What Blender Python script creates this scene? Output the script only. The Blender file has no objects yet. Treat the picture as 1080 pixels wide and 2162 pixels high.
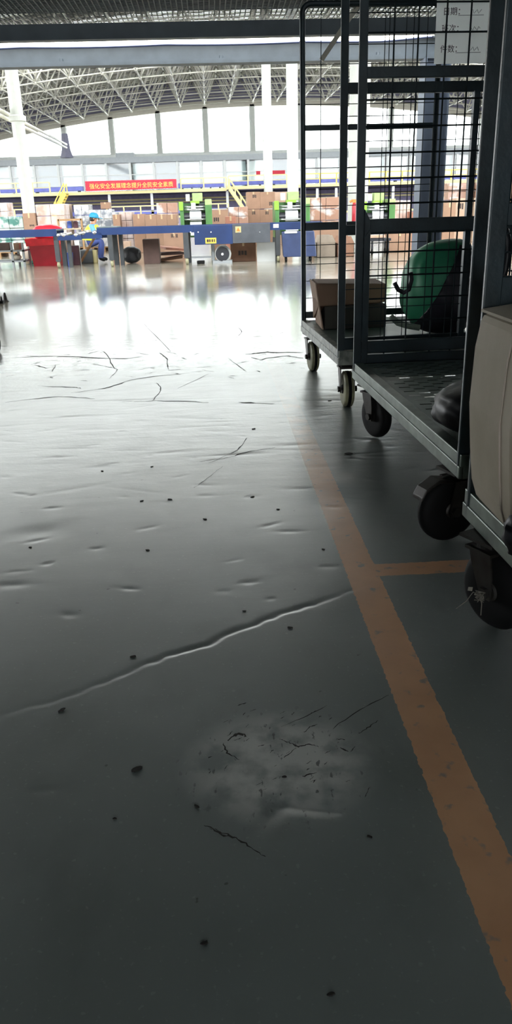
import bpy, bmesh, math, random
import numpy as np
from mathutils import Vector, Matrix, Euler, noise
C = bpy.context.scene.collection
rnd = random.Random(7)
PI = math.pi
# ------------------------------------------------------------------ camera frame (measured from the photograph)
F = 1624.0
YAW, PIT, ROL, H = math.radians(2.7), math.radians(21.6), math.radians(1.7), 1.0
_f = Vector((math.sin(YAW)*math.cos(PIT), math.cos(YAW)*math.cos(PIT), -math.sin(PIT)))
_r = Vector((math.cos(YAW), -math.sin(YAW), 0)); _u = _r.cross(_f)
R = math.cos(ROL)*_r - math.sin(ROL)*_u
U = math.sin(ROL)*_r + math.cos(ROL)*_u
def ray(x, y): return _f + (x-540)/F*R - (y-1081)/F*U
def fl(x, y, z=0.0):                       # point at height z
    d = ray(x, y); t = (z-H)/d.z
    return Vector((d.x*t, d.y*t, z))
def at(x, y, Y):                           # point at distance Y
    d = ray(x, y); t = Y/d.y
    return Vector((d.x*t, Y, H+d.z*t))
cam = bpy.data.cameras.new('camera'); co = bpy.data.objects.new('camera', cam); C.objects.link(co)
m = Matrix((R, U, -_f)).transposed().to_4x4(); m.translation = (0, 0, H); co.matrix_world = m
cam.sensor_fit = 'VERTICAL'; cam.sensor_height = 36; cam.lens = F/2162*36; cam.clip_start = .05; cam.clip_end = 400
bpy.context.scene.camera = co
# ------------------------------------------------------------------ materials
def lin(c):
    if isinstance(c, str): c = [int(c[i:i+2], 16)/255 for i in (0, 2, 4)]
    return tuple((v/12.92 if v <= .04045 else ((v+.055)/1.055)**2.4) for v in c)+(1,)
def nd(nt, t, **kw):
    n = nt.nodes.new(t)
    for k, v in kw.items():
        if k in n.inputs: n.inputs[k].default_value = v
        else: setattr(n, k, v)
    return n
def mat(name, col, rough=.5, metal=0, col2=None, scale=6, bump=0, bscale=60, spec=.5, lo=.35, hi=.65, var=.12):
    mt = bpy.data.materials.new(name); mt.use_nodes = True; nt = mt.node_tree; b = nt.nodes['Principled BSDF']
    b.inputs['Roughness'].default_value = rough; b.inputs['Metallic'].default_value = metal
    b.inputs['Specular IOR Level'].default_value = spec
    tc = nd(nt, 'ShaderNodeTexCoord'); n = nd(nt, 'ShaderNodeTexNoise', Scale=scale, Detail=4.0)
    nt.links.new(tc.outputs['Object'], n.inputs['Vector'])
    r = nd(nt, 'ShaderNodeValToRGB'); c1 = lin(col)
    c2 = lin(col2) if col2 else tuple(v*(1-2*var) for v in c1[:3])+(1,)
    r.color_ramp.elements[0].color = c2; r.color_ramp.elements[0].position = lo
    r.color_ramp.elements[1].color = c1; r.color_ramp.elements[1].position = hi
    nt.links.new(n.outputs['Fac'], r.inputs['Fac']); nt.links.new(r.outputs['Color'], b.inputs['Base Color'])
    if bump:
        n2 = nd(nt, 'ShaderNodeTexNoise', Scale=bscale, Detail=3.0); nt.links.new(tc.outputs['Object'], n2.inputs['Vector'])
        bp = nd(nt, 'ShaderNodeBump', Strength=bump, Distance=.02); nt.links.new(n2.outputs['Fac'], bp.inputs['Height'])
        nt.links.new(bp.outputs['Normal'], b.inputs['Normal'])
    return mt
def emit(name, col, s):
    mt = bpy.data.materials.new(name); mt.use_nodes = True; b = mt.node_tree.nodes['Principled BSDF']
    b.inputs['Base Color'].default_value = lin(col); b.inputs['Emission Color'].default_value = lin(col); b.inputs['Emission Strength'].default_value = s
    return mt
def glassmat():
    mt = bpy.data.materials.new('window glass'); mt.use_nodes = True; nt = mt.node_tree; nt.nodes.clear()
    o = nd(nt, 'ShaderNodeOutputMaterial'); t = nd(nt, 'ShaderNodeBsdfTransparent'); g = nd(nt, 'ShaderNodeBsdfGlossy', Roughness=.05)
    t.inputs['Color'].default_value = (.96, .98, .97, 1); mx = nd(nt, 'ShaderNodeMixShader'); mx.inputs[0].default_value = .06
    nt.links.new(t.outputs[0], mx.inputs[1]); nt.links.new(g.outputs[0], mx.inputs[2]); nt.links.new(mx.outputs[0], o.inputs[0])
    return mt
GLASS = glassmat()
K = {}
def mm(key, *a, **k): K[key] = mat(key, *a, **k); return K[key]
mm('deck steel', '66717a', .55, var=.08)
mm('mesh steel', '59666a', .5, var=.1)
mm('cart paint', '25343a', .38, .2, col2='1c282c', scale=9, bump=.05)
mm('cart paint worn', '50645c', .38, .25, col2='3a4b46', scale=14, bump=.06)
mm('wire', '2c363a', .4, .4)
mm('rail edge', 'a0a49a', .42, 0, col2='666c66', scale=22)
mm('deck plate', '87948b', .42, 0, col2='6f7d75', scale=7)
mm('rail green', '5f6b62', .4, .35, col2='465049', scale=16)
mm('rubber', '0d0e0f', .7, spec=.25)
mm('cream tyre', 'a8a582', .55, col2='7f7d62', scale=20)
mm('fork steel', '3a3936', .45, .4, col2='2b2622', scale=18)
mm('carton', '957660', .8, var=.06)
mm('carton pale', 'b59a84', .8, var=.06)
mm('carton grey', '8d8172', .8, var=.1)
mm('tray grey', '4c4842', .8)
mm('carton brown', '85624d', .8, var=.1)
mm('carton dusk', '5a4640', .8, var=.1)
mm('big carton', 'b6ac9a', .75, col2='a69c88', scale=5, bump=.04, bscale=30)
mm('crease', 'cfc3b4', .7)
mm('tape', 'c3a984', .3)
mm('print ink', '3a302c', .7)
mm('paper', 'e8ece8', .6, var=.03)
def thin_paper():
    mt = bpy.data.materials.new('thin paper'); mt.use_nodes = True; nt = mt.node_tree; nt.nodes.clear(); o = nd(nt, 'ShaderNodeOutputMaterial'); d = nd(nt, 'ShaderNodeBsdfDiffuse'); t = nd(nt, 'ShaderNodeBsdfTranslucent'); mx = nd(nt, 'ShaderNodeMixShader')
    d.inputs['Color'].default_value = t.inputs['Color'].default_value = lin('e8eeec'); mx.inputs[0].default_value = .45
    nt.links.new(d.outputs[0], mx.inputs[1]); nt.links.new(t.outputs[0], mx.inputs[2]); nt.links.new(mx.outputs[0], o.inputs[0]); return mt
K['thin paper'] = thin_paper()
mm('ink', '4a3f48', .7)
mm('grey ink', '98a0a4', .7)
mm('white wrap', 'd2c8c4', .25, col2='b89a8b', scale=4, bump=.6, bscale=7)
mm('clear wrap', 'd0d0d0', .2, col2='858b93', scale=5, bump=.8, bscale=9, lo=.42, hi=.55)
mm('brown wrap', 'a27f6c', .22, col2='cfc9c4', scale=3, bump=.7, bscale=7, lo=.38, hi=.5)
mm('teal wrap', 'b9c6c0', .22, col2='4c7d72', scale=6, bump=.7, bscale=9, lo=.4, hi=.55)
mm('pallet wood', 'a5835c', .8, scale=14)
mm('belt blue', '213764', .4, col2='1b2e56', scale=3)
mm('belt top', '4a4f55', .6)
mm('belt grey', '50545a', .45)
mm('leg grey', '43474a', .45)
mm('navy', '39466a', .45)
mm('white paint', 'c6c9c6', .45, var=.03)
mm('column paint', 'b3b6b0', .5, var=.03)
mm('truss paint', 'c4c2b5', .5, var=.05)
mm('roof sheet', 'a3a29c', .6, var=.05)
mm('siding', '76748a', .6, var=.05)
mm('cream trim', 'b5b0a3', .6, var=.03)
mm('slab grey', '94999b', .6, var=.04)
mm('yellow paint', 'e5c553', .45, var=.06)
mm('pale yellow', 'bfb380', .5, var=.05)
mm('violet belt', '5a60a4', .5, var=.1)
mm('dark wall', '7a7490', .7, var=.1)
mm('office glass tint', '83999b', .15, col2='6d8389', scale=.6)
mm('office white', 'eef3f3', .5, var=.02)
mm('office dark', '6d7885', .5)
mm('red cloth', 'b81832', .6, var=.05)
mm('gold', 'f3c15c', .5)
mm('red plastic', 'b0202f', .35, var=.08)
mm('red bright', 'f02436', .3)
mm('green paint', '4a7a40', .4, var=.12)
mm('lime paint', '86bd3c', .4, var=.04)
mm('pale green', '9fb878', .45, var=.1)
mm('machine dark', '2b2d33', .4)
mm('silver film', 'dadde0', .22, .35, var=.04)
mm('chrome', 'd4d6d8', .2, .8)
mm('dark plastic', '33353a', .45, bump=.3, bscale=14)
mm('black bag', '14161c', .45, col2='0d0e13', scale=4, bump=.25, bscale=9, spec=.3)
mm('green bag', '40a378', .5, col2='368f69', scale=3, bump=.6, bscale=5)
mm('bag flap', '322f39', .5, col2='27252e', scale=4, bump=.4, bscale=9)
mm('bag lining', '8f9d8c', .6)
mm('cream sack', 'e6ddc9', .7, bump=.3, bscale=9)
mm('skin', 'c08a6c', .5); mm('cap blue', '1d86a8', .6); mm('vest', 'd6f13a', .5); mm('sleeve', '5f9fd8', .6)
mm('jeans', '394a86', .7); mm('hair', '1b1614', .5)
mm('debris', '1d1a15', .8); mm('twig', '2a221c', .8); mm('twine', '8a857a', .7); mm('scuff', '28241f', .7)
mm('blue bin', '3f5aa8', .4); mm('wood', 'b08a66', .7, scale=20); mm('maroon', '4d2b35', .6); mm('teal', '2f8a80', .5)
mm('orange', 'e8843a', .5); mm('salmon', 'b07660', .6); mm('ply', 'b3a48a', .7)
LED = emit('led', 'fff6e8', 9.0)
# ------------------------------------------------------------------ object helpers
def tag(o, label=None, cat=None, group=None, kind=None):
    if label: o['label'] = label
    if cat: o['category'] = cat
    if group: o['group'] = group
    if kind: o['kind'] = kind
    return o
def empty(name, loc, label=None, cat=None, group=None, rz=0, kind=None):
    o = bpy.data.objects.new(name, None); C.objects.link(o); o.location = loc; o.rotation_euler.z = rz; o.empty_display_size = .1
    return tag(o, label, cat, group, kind)
def origin(p):
    q = Vector((0, 0, 0))
    while p is not None: q += p.location; p = p.parent
    return q
class MB:
    def __init__(s): s.v = []; s.f = []
    def add(s, vs, fs, M=None):
        b = len(s.v); s.v += [tuple(M @ Vector(v)) if M is not None else tuple(v) for v in vs]; s.f += [tuple(i+b for i in f) for f in fs]; return s
    def box(s, x0, x1, y0, y1, z0, z1, M=None):
        vs = [(x, y, z) for x in (x0, x1) for y in (y0, y1) for z in (z0, z1)]
        return s.add(vs, [(0, 1, 3, 2), (4, 6, 7, 5), (0, 4, 5, 1), (2, 3, 7, 6), (0, 2, 6, 4), (1, 5, 7, 3)], M)
    def bar(s, p, q, w, h=None, up=(0, 0, 1)):      # rectangular bar from p to q
        p, q = Vector(p), Vector(q); h = h or w; d = (q-p).normalized(); up = Vector(up)
        if abs(d.dot(up)) > .98: up = Vector((0, 1, 0))
        a = d.cross(up).normalized()*w/2; b = a.cross(d).normalized()*h/2
        vs = [c+i*a+j*b for c in (p, q) for i, j in ((-1, -1), (1, -1), (1, 1), (-1, 1))]
        return s.add(vs, [(3, 2, 1, 0), (4, 5, 6, 7), (0, 1, 5, 4), (1, 2, 6, 5), (2, 3, 7, 6), (3, 0, 4, 7)])
    def tube(s, pts, r, n=8, M=None, cap=True):
        pts = [Vector(p) for p in pts]; rs = r if isinstance(r, (list, tuple)) else [r]*len(pts); vs = []; fs = []
        ref = None
        for i, p in enumerate(pts):
            d = (pts[min(i+1, len(pts)-1)]-pts[max(i-1, 0)]).normalized()
            if ref is None: ref = Vector((0, 0, 1)) if abs(d.z) < .9 else Vector((0, 1, 0))
            a = d.cross(ref).normalized(); b = a.cross(d); ref = b
            vs += [p+rs[i]*(math.cos(t)*a+math.sin(t)*b) for t in (2*PI*k/n for k in range(n))]
            if i: fs += [((i-1)*n+k, (i-1)*n+(k+1) % n, i*n+(k+1) % n, i*n+k) for k in range(n)]
        if cap: fs += [tuple(range(n))[::-1], tuple((len(pts)-1)*n+k for k in range(n))]
        return s.add(vs, fs, M)
    def lathe(s, prof, M=None, n=24):               # (radius, height) about z
        vs = []; fs = []
        for i, (r, z) in enumerate(prof):
            vs += [(r*math.cos(2*PI*k/n), r*math.sin(2*PI*k/n), z) for k in range(n)]
            if i: fs += [((i-1)*n+k, (i-1)*n+(k+1) % n, i*n+(k+1) % n, i*n+k) for k in range(n)]
        fs += [tuple(range(n))[::-1], tuple((len(prof)-1)*n+k for k in range(n))]
        return s.add(vs, fs, M)
    def prism(s, poly, h, M=None):                  # polygon in xy, extruded in z
        n = len(poly); vs = [(x, y, 0) for x, y in poly]+[(x, y, h) for x, y in poly]
        return s.add(vs, [tuple(range(n))[::-1], tuple(range(n, 2*n))]+[(i, (i+1) % n, n+(i+1) % n, n+i) for i in range(n)], M)
    def build(s, name, mt, parent=None, smooth=False, bevel=0, world=True, kind=None):
        me = bpy.data.meshes.new(name); off = Vector((0, 0, 0))
        o = bpy.data.objects.new(name, me); C.objects.link(o)
        if parent is not None:
            o.parent = parent
            if world: off = origin(parent)
            vs = [tuple(Vector(v)-off) for v in s.v]
        elif world:                                  # origin at base centre
            a = np.array(s.v); lo, hi = a.min(0), a.max(0); off = Vector(((lo[0]+hi[0])/2, (lo[1]+hi[1])/2, lo[2])); o.location = off
            vs = [tuple(Vector(v)-off) for v in s.v]
        else: vs = s.v
        me.from_pydata(vs, [], s.f); me.update()
        me.materials.append(K[mt] if isinstance(mt, str) else mt)
        if smooth: me.polygons.foreach_set('use_smooth', [True]*len(me.polygons))
        if bevel:
            b = o.modifiers.new('bevel', 'BEVEL'); b.width = bevel; b.segments = 2; b.limit_method = 'ANGLE'
        if kind: o['kind'] = kind
        return o
def bx(*a): return MB().box(*a)
def text(body, size, M, mt, name, parent, align='LEFT', ext=.0005):
    cu = bpy.data.curves.new('t', 'FONT'); cu.body = body; cu.size = size; cu.align_x = align; cu.extrude = ext
    o = bpy.data.objects.new('t', cu); C.objects.link(o); dg = bpy.context.evaluated_depsgraph_get()
    me = bpy.data.meshes.new_from_object(o.evaluated_get(dg)); bpy.data.objects.remove(o)
    me.transform(M); me.transform(Matrix.Translation(-origin(parent)))
    t = bpy.data.objects.new(name, me); C.objects.link(t); t.parent = parent; me.materials.clear(); me.materials.append(K[mt]); return t
FACE = Matrix.Rotation(PI/2, 4, 'X')               # text lying in xy -> standing, facing -y
# ================================================================== FLOOR
def pl(*pts): return [fl(x, y).to_2d() for x, y in pts]
crack = pl((-60, 1535), (0, 1512), (90, 1488), (190, 1453), (250, 1430), (300, 1404), (318, 1398), (340, 1391), (380, 1379), (420, 1366), (450, 1355), (480, 1341), (505, 1332), (540, 1316), (575, 1304), (620, 1289), (660, 1276), (700, 1263), (745, 1247), (800, 1222))
chev = pl((540, 1760), (560, 1738), (590, 1706), (604, 1698), (640, 1704), (705, 1712), (735, 1716))
x0, x1, y0, y1 = -2.3, 1.9, .35, 7.0
nx = 560; ny = 860
gx = np.linspace(x0, x1, nx); gy = np.exp(np.linspace(math.log(y0), math.log(y1), ny))
X, Y = np.meshgrid(gx, gy)
JN = np.sin(X*41+Y*23)+.6*np.sin(X*143-Y*37+1); JN2 = np.sin(X*23+2+Y*31)+.7*np.sin(X*71+Y*60)+.6*np.sin(X*163+1)*np.sin(X*9)
def segdist(X, Y, poly):
    best = np.full(X.shape, 9.0); sgn = np.zeros(X.shape); par = np.zeros(X.shape); n = len(poly)-1
    for i in range(n):
        a, b = poly[i], poly[i+1]; dx, dy = b.x-a.x, b.y-a.y; L2 = dx*dx+dy*dy
        t = np.clip(((X-a.x)*dx+(Y-a.y)*dy)/L2, 0, 1); px, py = X-a.x-t*dx, Y-a.y-t*dy; d = np.hypot(px, py)
        mk = d < best; best = np.where(mk, d, best); par = np.where(mk, (i+t)/n, par); sgn = np.where(mk, np.sign(dx*(Y-a.y)-dy*(X-a.x)), sgn)
    return best*sgn, par
def groove(X, Y, poly, far=.055, near=.016, depth=.0065):
    d, p = segdist(X, Y, poly); fade = np.clip(np.minimum(p*2.2, (1-p)*5), 0, 1)
    h = np.where(d >= 0, -np.clip(1-d/far, 0, 1)**1.6, -np.clip(1+d/near, 0, 1)**1.2)
    return h*depth*fade
Z = groove(X+.003*JN, Y+.0035*JN2, crack, .024, .010, .0028)+groove(X, Y, chev, .03, .026, .0042)
rs = np.random.RandomState(5)
def dent(cx, cy, ax, ay, ang, dep):
    c, s = math.cos(ang), math.sin(ang); u = ((X-cx)*c+(Y-cy)*s)/ax; v = (-(X-cx)*s+(Y-cy)*c)/ay
    return -dep*np.exp(-(u*u+v*v))
for px, py, ax, ay, dep in ((80, 1122, .07, .05, .004), (110, 1073, .03, .012, .003), (25, 1235, .05, .02, .003), (215, 985, .06, .03, .003), (125, 965, .08, .015, .003), (160, 880, .35, .018, .004), (360, 955, .1, .02, .003),
    (500, 960, .14, .018, .004), (610, 940, .1, .02, .003), (480, 890, .1, .014, .003), (610, 1122, .04, .012, .003), (205, 1158, .02, .01, .003), (95, 1668, .02, .012, .002), (300, 845, .4, .02, .005), (560, 850, .2, .02, .004), (700, 845, .2, .02, .003)):
    p = fl(px, py); Z += dent(p.x, p.y, ax, ay, rs.uniform(-.12, .12), dep*.55)
for i in range(150):
    yy = rs.uniform(2.6, 6.0); Z += dent(rs.uniform(-1.8, 1.5), yy, rs.uniform(.03, .16), rs.uniform(.008, .02), rs.uniform(-.5, .5), rs.uniform(.0006, .0016)*(yy/4))
for i in range(70):
    yy = rs.uniform(1.7, 4.2); Z += dent(rs.uniform(-1.3, .9), yy, rs.uniform(.012, .035), rs.uniform(.006, .014), rs.uniform(-.6, .6), rs.uniform(.0006, .0018))
def nz2(x, y, s): return noise.noise(Vector((x*s, y*s, .3)))
edge = np.clip(np.minimum.reduce([X-x0, x1-X, (Y-y0)*2, y1-Y])*6, 0, 1)
und = np.array([[nz2(x, y, 3.1) for x in gx[::10]] for y in gy[::10]])
iu = np.interp(np.arange(nx), np.arange(0, nx, 10), np.arange(und.shape[1])); iv = np.interp(np.arange(ny), np.arange(0, ny, 10), np.arange(und.shape[0]))
a0 = np.clip(iv.astype(int), 0, und.shape[0]-2); b0 = np.clip(iu.astype(int), 0, und.shape[1]-2); fa = (iv-a0)[:, None]; fb = (iu-b0)[None, :]
Z += .0011*((und[a0][:, b0]*(1-fa)+und[a0+1][:, b0]*fa)*(1-fb)+(und[a0][:, b0+1]*(1-fa)+und[a0+1][:, b0+1]*fa)*fb)
Z *= edge
def floor_z(x, y):
    if not (x0 < x < x1 and y0 < y < y1): return 0.
    i = min(int(np.searchsorted(gy, y)), ny-1); j = min(int((x-x0)/(x1-x0)*(nx-1)), nx-1); return float(Z[i, j])
fm = MB(); fm.v = list(map(tuple, np.stack([X.ravel(), Y.ravel(), Z.ravel()], 1)))
fm.f = [(j*nx+i, j*nx+i+1, (j+1)*nx+i+1, (j+1)*nx+i) for j in range(ny-1) for i in range(nx-1)]
B = 40
fm.add([(-B, -8, 0), (B, -8, 0), (B, y0, 0), (x1, y0, 0), (x0, y0, 0), (-B, y0, 0)], [(0, 1, 2, 3, 4, 5)])
fm.add([(-B, y0, 0), (x0, y0, 0), (x0, y1, 0), (-B, y1, 0)], [(0, 1, 2, 3)]); fm.add([(x1, y0, 0), (B, y0, 0), (B, y1, 0), (x1, y1, 0)], [(0, 1, 2, 3)])
fm.add([(-B, y1, 0), (B, y1, 0), (B, 64, 0), (-B, 64, 0)], [(0, 1, 2, 3)])
def floor_material():
    mt = bpy.data.materials.new('coated floor'); mt.use_nodes = True; nt = mt.node_tree; b = nt.nodes['Principled BSDF']; L = nt.links.new
    tc = nd(nt, 'ShaderNodeTexCoord'); sp = nd(nt, 'ShaderNodeSeparateXYZ'); L(tc.outputs['Object'], sp.inputs[0])
    def ma(op, a, b_=0., c=None):
        n = nd(nt, 'ShaderNodeMath', operation=op)
        for i, v in enumerate((a, b_, c)):
            if v is None: continue
            if hasattr(v, 'links'): L(v, n.inputs[i])
            else: n.inputs[i].default_value = v
        return n.outputs[0]
    def nz(scale, det=4., sc=None):
        n = nd(nt, 'ShaderNodeTexNoise', Scale=scale, Detail=det)
        if sc:
            mp = nd(nt, 'ShaderNodeMapping'); mp.inputs['Scale'].default_value = sc; L(tc.outputs['Object'], mp.inputs[0]); L(mp.outputs[0], n.inputs['Vector'])
        else: L(tc.outputs['Object'], n.inputs['Vector'])
        return n.outputs['Fac']
    def sm(v, a, b_): n = nd(nt, 'ShaderNodeMapRange', interpolation_type='SMOOTHSTEP'); L(v, n.inputs[0]); n.inputs[1].default_value = a; n.inputs[2].default_value = b_; return n.outputs[0]
    def mix(f, a, c):
        n = nd(nt, 'ShaderNodeMix', data_type='RGBA'); L(f, n.inputs[0])
        for i, v in ((6, a), (7, c)):
            if hasattr(v, 'links'): L(v, n.inputs[i])
            else: n.inputs[i].default_value = lin(v)
        return n.outputs[2]
    x, y = sp.outputs[0], sp.outputs[1]
    big = nz(1.3); fine = nz(45., 6.); mid = nz(7.)
    green = mix(sm(big, .35, .65), '717975', '818985')
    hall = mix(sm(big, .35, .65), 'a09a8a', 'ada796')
    green = mix(ma('MULTIPLY', sm(nz(4.5, 8., (1, .6, 1)), .5, .72), .45), green, '565d5a'); green = mix(ma('MULTIPLY', sm(nz(90., 4.), .62, .72), .35), green, 'a4a8a4')
    edge_y = ma('ADD', y, ma('MULTIPLY', mid, .5))
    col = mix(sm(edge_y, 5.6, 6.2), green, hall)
    # dust and grime along the joint between the two coatings
    gr = ma('MULTIPLY', sm(ma('ABSOLUTE', ma('SUBTRACT', y, 5.45)), .55, .0), sm(nz(11., 8., (1, .5, 1)), .45, .6)); col = mix(ma('MULTIPLY', gr, .9), col, '4a423b')
    # worn patch: lighter, abraded coat
    ex = ma('DIVIDE', ma('SUBTRACT', x, .085), .19); ey = ma('DIVIDE', ma('SUBTRACT', y, 1.2), .17); e2 = ma('ADD', ma('MULTIPLY', ex, ex), ma('MULTIPLY', ey, ey))
    patch = ma('MULTIPLY', sm(e2, 1.2, .05), sm(nz(16., 8.), .3, .62))
    col = mix(ma('MULTIPLY', patch, .92), col, 'd2d2cb')
    # scuffs inside it
    scf = ma('MULTIPLY', sm(e2, 1.5, .3), sm(nz(70., 6., (1., .45, 1.)), .62, .68)); col = mix(ma('MULTIPLY', scf, .8), col, '232624')
    # orange tape lines with chipped rims
    wob = ma('MULTIPLY', ma('SUBTRACT', nz(60., 3.), .5), .012)
    xl = ma('ADD', x, wob)
    l1 = ma('MULTIPLY', ma('MULTIPLY', ma('GREATER_THAN', xl, .353), ma('LESS_THAN', xl, .445)), ma('LESS_THAN', y, 5.4))
    yl = ma('ADD', y, wob)
    l2 = ma('MULTIPLY', ma('MULTIPLY', ma('GREATER_THAN', yl, 1.975), ma('LESS_THAN', yl, 2.055)), ma('MULTIPLY', ma('GREATER_THAN', x, .44), ma('LESS_THAN', x, 1.9)))
    wear = ma('SUBTRACT', 1., ma('MULTIPLY', sm(nz(26., 7.), .60, .72), .75))
    far = ma('SUBTRACT', 1., ma('MULTIPLY', sm(ma('ADD', y, ma('MULTIPLY', nz(5., 6.), 2.4)), 4.1, 5.6), .9))
    line = ma('MULTIPLY', ma('MULTIPLY', ma('MAXIMUM', l1, l2), wear), far)
    col = mix(line, col, mix(sm(mid, .3, .7), 'd19a6c', 'dfa878'))
    # white painted lines in the hall
    for yc, w in ((15.15, .05), (13.35, .035)):
        wl = ma('LESS_THAN', ma('ABSOLUTE', ma('SUBTRACT', ma('ADD', y, ma('MULTIPLY', x, .05)), yc)), w); col = mix(ma('MULTIPLY', wl, .7), col, 'efeadc')
    # small specks everywhere
    sk = ma('MULTIPLY', sm(nz(34., 2.), .74, .78), ma('LESS_THAN', y, 6.)); col = mix(ma('MULTIPLY', sk, .7), col, '26261f')
    L(col, b.inputs['Base Color'])
    ro = nd(nt, 'ShaderNodeMapRange'); L(mid, ro.inputs[0]); ro.inputs[1].default_value = .3; ro.inputs[2].default_value = .7; ro.inputs[3].default_value = .36; ro.inputs[4].default_value = .44
    rr = ma('ADD', ro.outputs[0], ma('MULTIPLY', line, .12)); rr = ma('ADD', rr, ma('MULTIPLY', patch, .05)); rr = ma('SUBTRACT', rr, ma('MULTIPLY', sm(y, 4.8, 6.6), .26))
    L(rr, b.inputs['Roughness']); b.inputs['Specular IOR Level'].default_value = .5
    rn = nd(nt, 'ShaderNodeTexNoise', Scale=5.0, Detail=5.0, noise_type='RIDGED_MULTIFRACTAL'); mp = nd(nt, 'ShaderNodeMapping'); mp.inputs['Scale'].default_value = (.6, 1.5, 1); mp.inputs['Rotation'].default_value = (0, 0, .25); L(tc.outputs['Object'], mp.inputs[0]); L(mp.outputs[0], rn.inputs['Vector']); rid = rn.outputs['Fac']
    hgt = ma('ADD', ma('MULTIPLY', fine, .25), ma('ADD', nz(14., 5., (.35, 1., 1.)), ma('MULTIPLY', rid, .5)))
    bp = nd(nt, 'ShaderNodeBump', Distance=.006); L(hgt, bp.inputs['Height']); L(ma('ADD', ma('MULTIPLY', sm(y, 2.2, 4.2), .28), .10), bp.inputs['Strength'])
    off = ma('SUBTRACT', 1., sm(y, 5.6, 7.5)); L(ma('MULTIPLY', ma('ADD', ma('MULTIPLY', sm(y, 2.4, 4.4), .45), .10), off), bp.inputs['Strength'])
    L(bp.outputs[0], b.inputs['Normal']); L(ma('SUBTRACT', 1., ma('MULTIPLY', sm(y, 7.5, 11.), .5)), b.inputs['Coat Weight']); b.inputs['Coat IOR'].default_value = 1.65; L(ma('SUBTRACT', .30, ma('MULTIPLY', sm(y, 4.8, 6.6), .14)), b.inputs['Coat Roughness']); L(bp.outputs[0], b.inputs['Coat Normal'])
    return mt
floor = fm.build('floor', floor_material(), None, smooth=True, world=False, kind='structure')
# scuffs and skid marks drawn on the coat
sc = MB()
def stroke(pts, w):
    P = [fl(*p) for p in pts]; vs = []; q = []
    for i in range(len(P)-1):
        a0_, a1_, a2_, a3_ = P[max(i-1, 0)], P[i], P[i+1], P[min(i+2, len(P)-1)]
        for k in range(6):
            t = k/6; q.append(.5*((2*a1_)+(a2_-a0_)*t+(2*a0_-5*a1_+4*a2_-a3_)*t*t+(3*a1_-a0_-3*a2_+a3_)*t**3)+Vector((rnd.uniform(-1, 1), rnd.uniform(-1, 1), 0))*w*.35)
    q.append(P[-1]); n = len(q)
    for i, p in enumerate(q):
        d = (q[min(i+1, n-1)]-q[max(i-1, 0)]).normalized(); a = Vector((-d.y, d.x, 0))*w*.26*(.25+.75*math.sin(PI*(i+.5)/n))*rnd.uniform(.4, 1.4)
        for s in (-1, 1):
            c = p+a*s; vs.append((c.x, c.y, floor_z(c.x, c.y)+.0012))
    sc.add(vs, [(2*i, 2*i+1, 2*i+3, 2*i+2) for i in range(n-1)])
for pts, w in ((((590, 1560), (610, 1568), (630, 1577), (650, 1572), (672, 1578)), .006), (((755, 1550), (775, 1537), (797, 1522)), .006), (((640, 1548), (655, 1535), (670, 1530)), .005), (((600, 1600), (625, 1580)), .004),
    (((480, 1565), (500, 1550), (515, 1556)), .014), (((470, 1570), (480, 1590), (505, 1605)), .006), (((710, 1562), (728, 1563)), .006), (((718, 1580), (735, 1588)), .006), (((430, 1744), (460, 1755), (490, 1768), (530, 1790), (560, 1810)), .006), (((440, 1748), (470, 1762), (495, 1768)), .007),
     (((770, 1685), (779, 1664)), .003), (((592, 1535), (640, 1515), (690, 1490)), .004), (((700, 1540), (760, 1500), (820, 1468)), .005), (((640, 1640), (668, 1632)), .006), (((500, 1490), (520, 1484)), .005),
    (((205, 740), (222, 745), (240, 775), (247, 782), (230, 800)), .012), (((335, 745), (350, 755), (356, 780)), .02), (((110, 785), (118, 770)), .012), (((300, 680), (360, 742)), .008), (((330, 808), (340, 822), (322, 845)), .012), (((500, 690), (510, 700), (500, 712)), .01),
    (((150, 830), (220, 820), (290, 800), (400, 788)), .02), (((255, 848), (330, 846), (440, 850)), .022), (((80, 815), (150, 818), (170, 820)), .02), (((375, 820), (440, 790)), .008), (((480, 755), (520, 785)), .008), (((10, 850), (120, 838), (200, 842)), .016), (((505, 850), (580, 852)), .022),
    (((30, 755), (120, 752), (250, 757), (300, 752)), .03), (((520, 748), (560, 744), (640, 745)), .05), (((545, 760), (600, 752), (640, 756)), .04), (((420, 975), (470, 968), (520, 955), (580, 945)), .012), (((440, 978), (500, 950), (520, 925)), .008), (((410, 1030), (430, 1015), (470, 985)), .006), (((860, 820), (820, 835), (795, 840)), .02)):
    stroke(pts, w)
for i in range(46):
    px, py = rnd.uniform(420, 790), rnd.uniform(1490, 1690)
    if ((px-590)/190)**2+((py-1590)/100)**2 < 1: a = rnd.uniform(-.9, -.3); l = rnd.uniform(4, 16); stroke(((px, py), (px+l*math.cos(a), py+l*math.sin(a))), rnd.uniform(.0015, .004))
for i in range(60):
    px, py = rnd.uniform(0, 640), rnd.gauss(765, 22); a = rnd.uniform(-.6, .6); l = rnd.uniform(5, 30); stroke(((px, py), (px+l*math.cos(a), py+l*math.sin(a)*.5)), rnd.uniform(.006, .02))
o = sc.build('scuff_marks', 'scuff', floor, kind='stuff')
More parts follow.
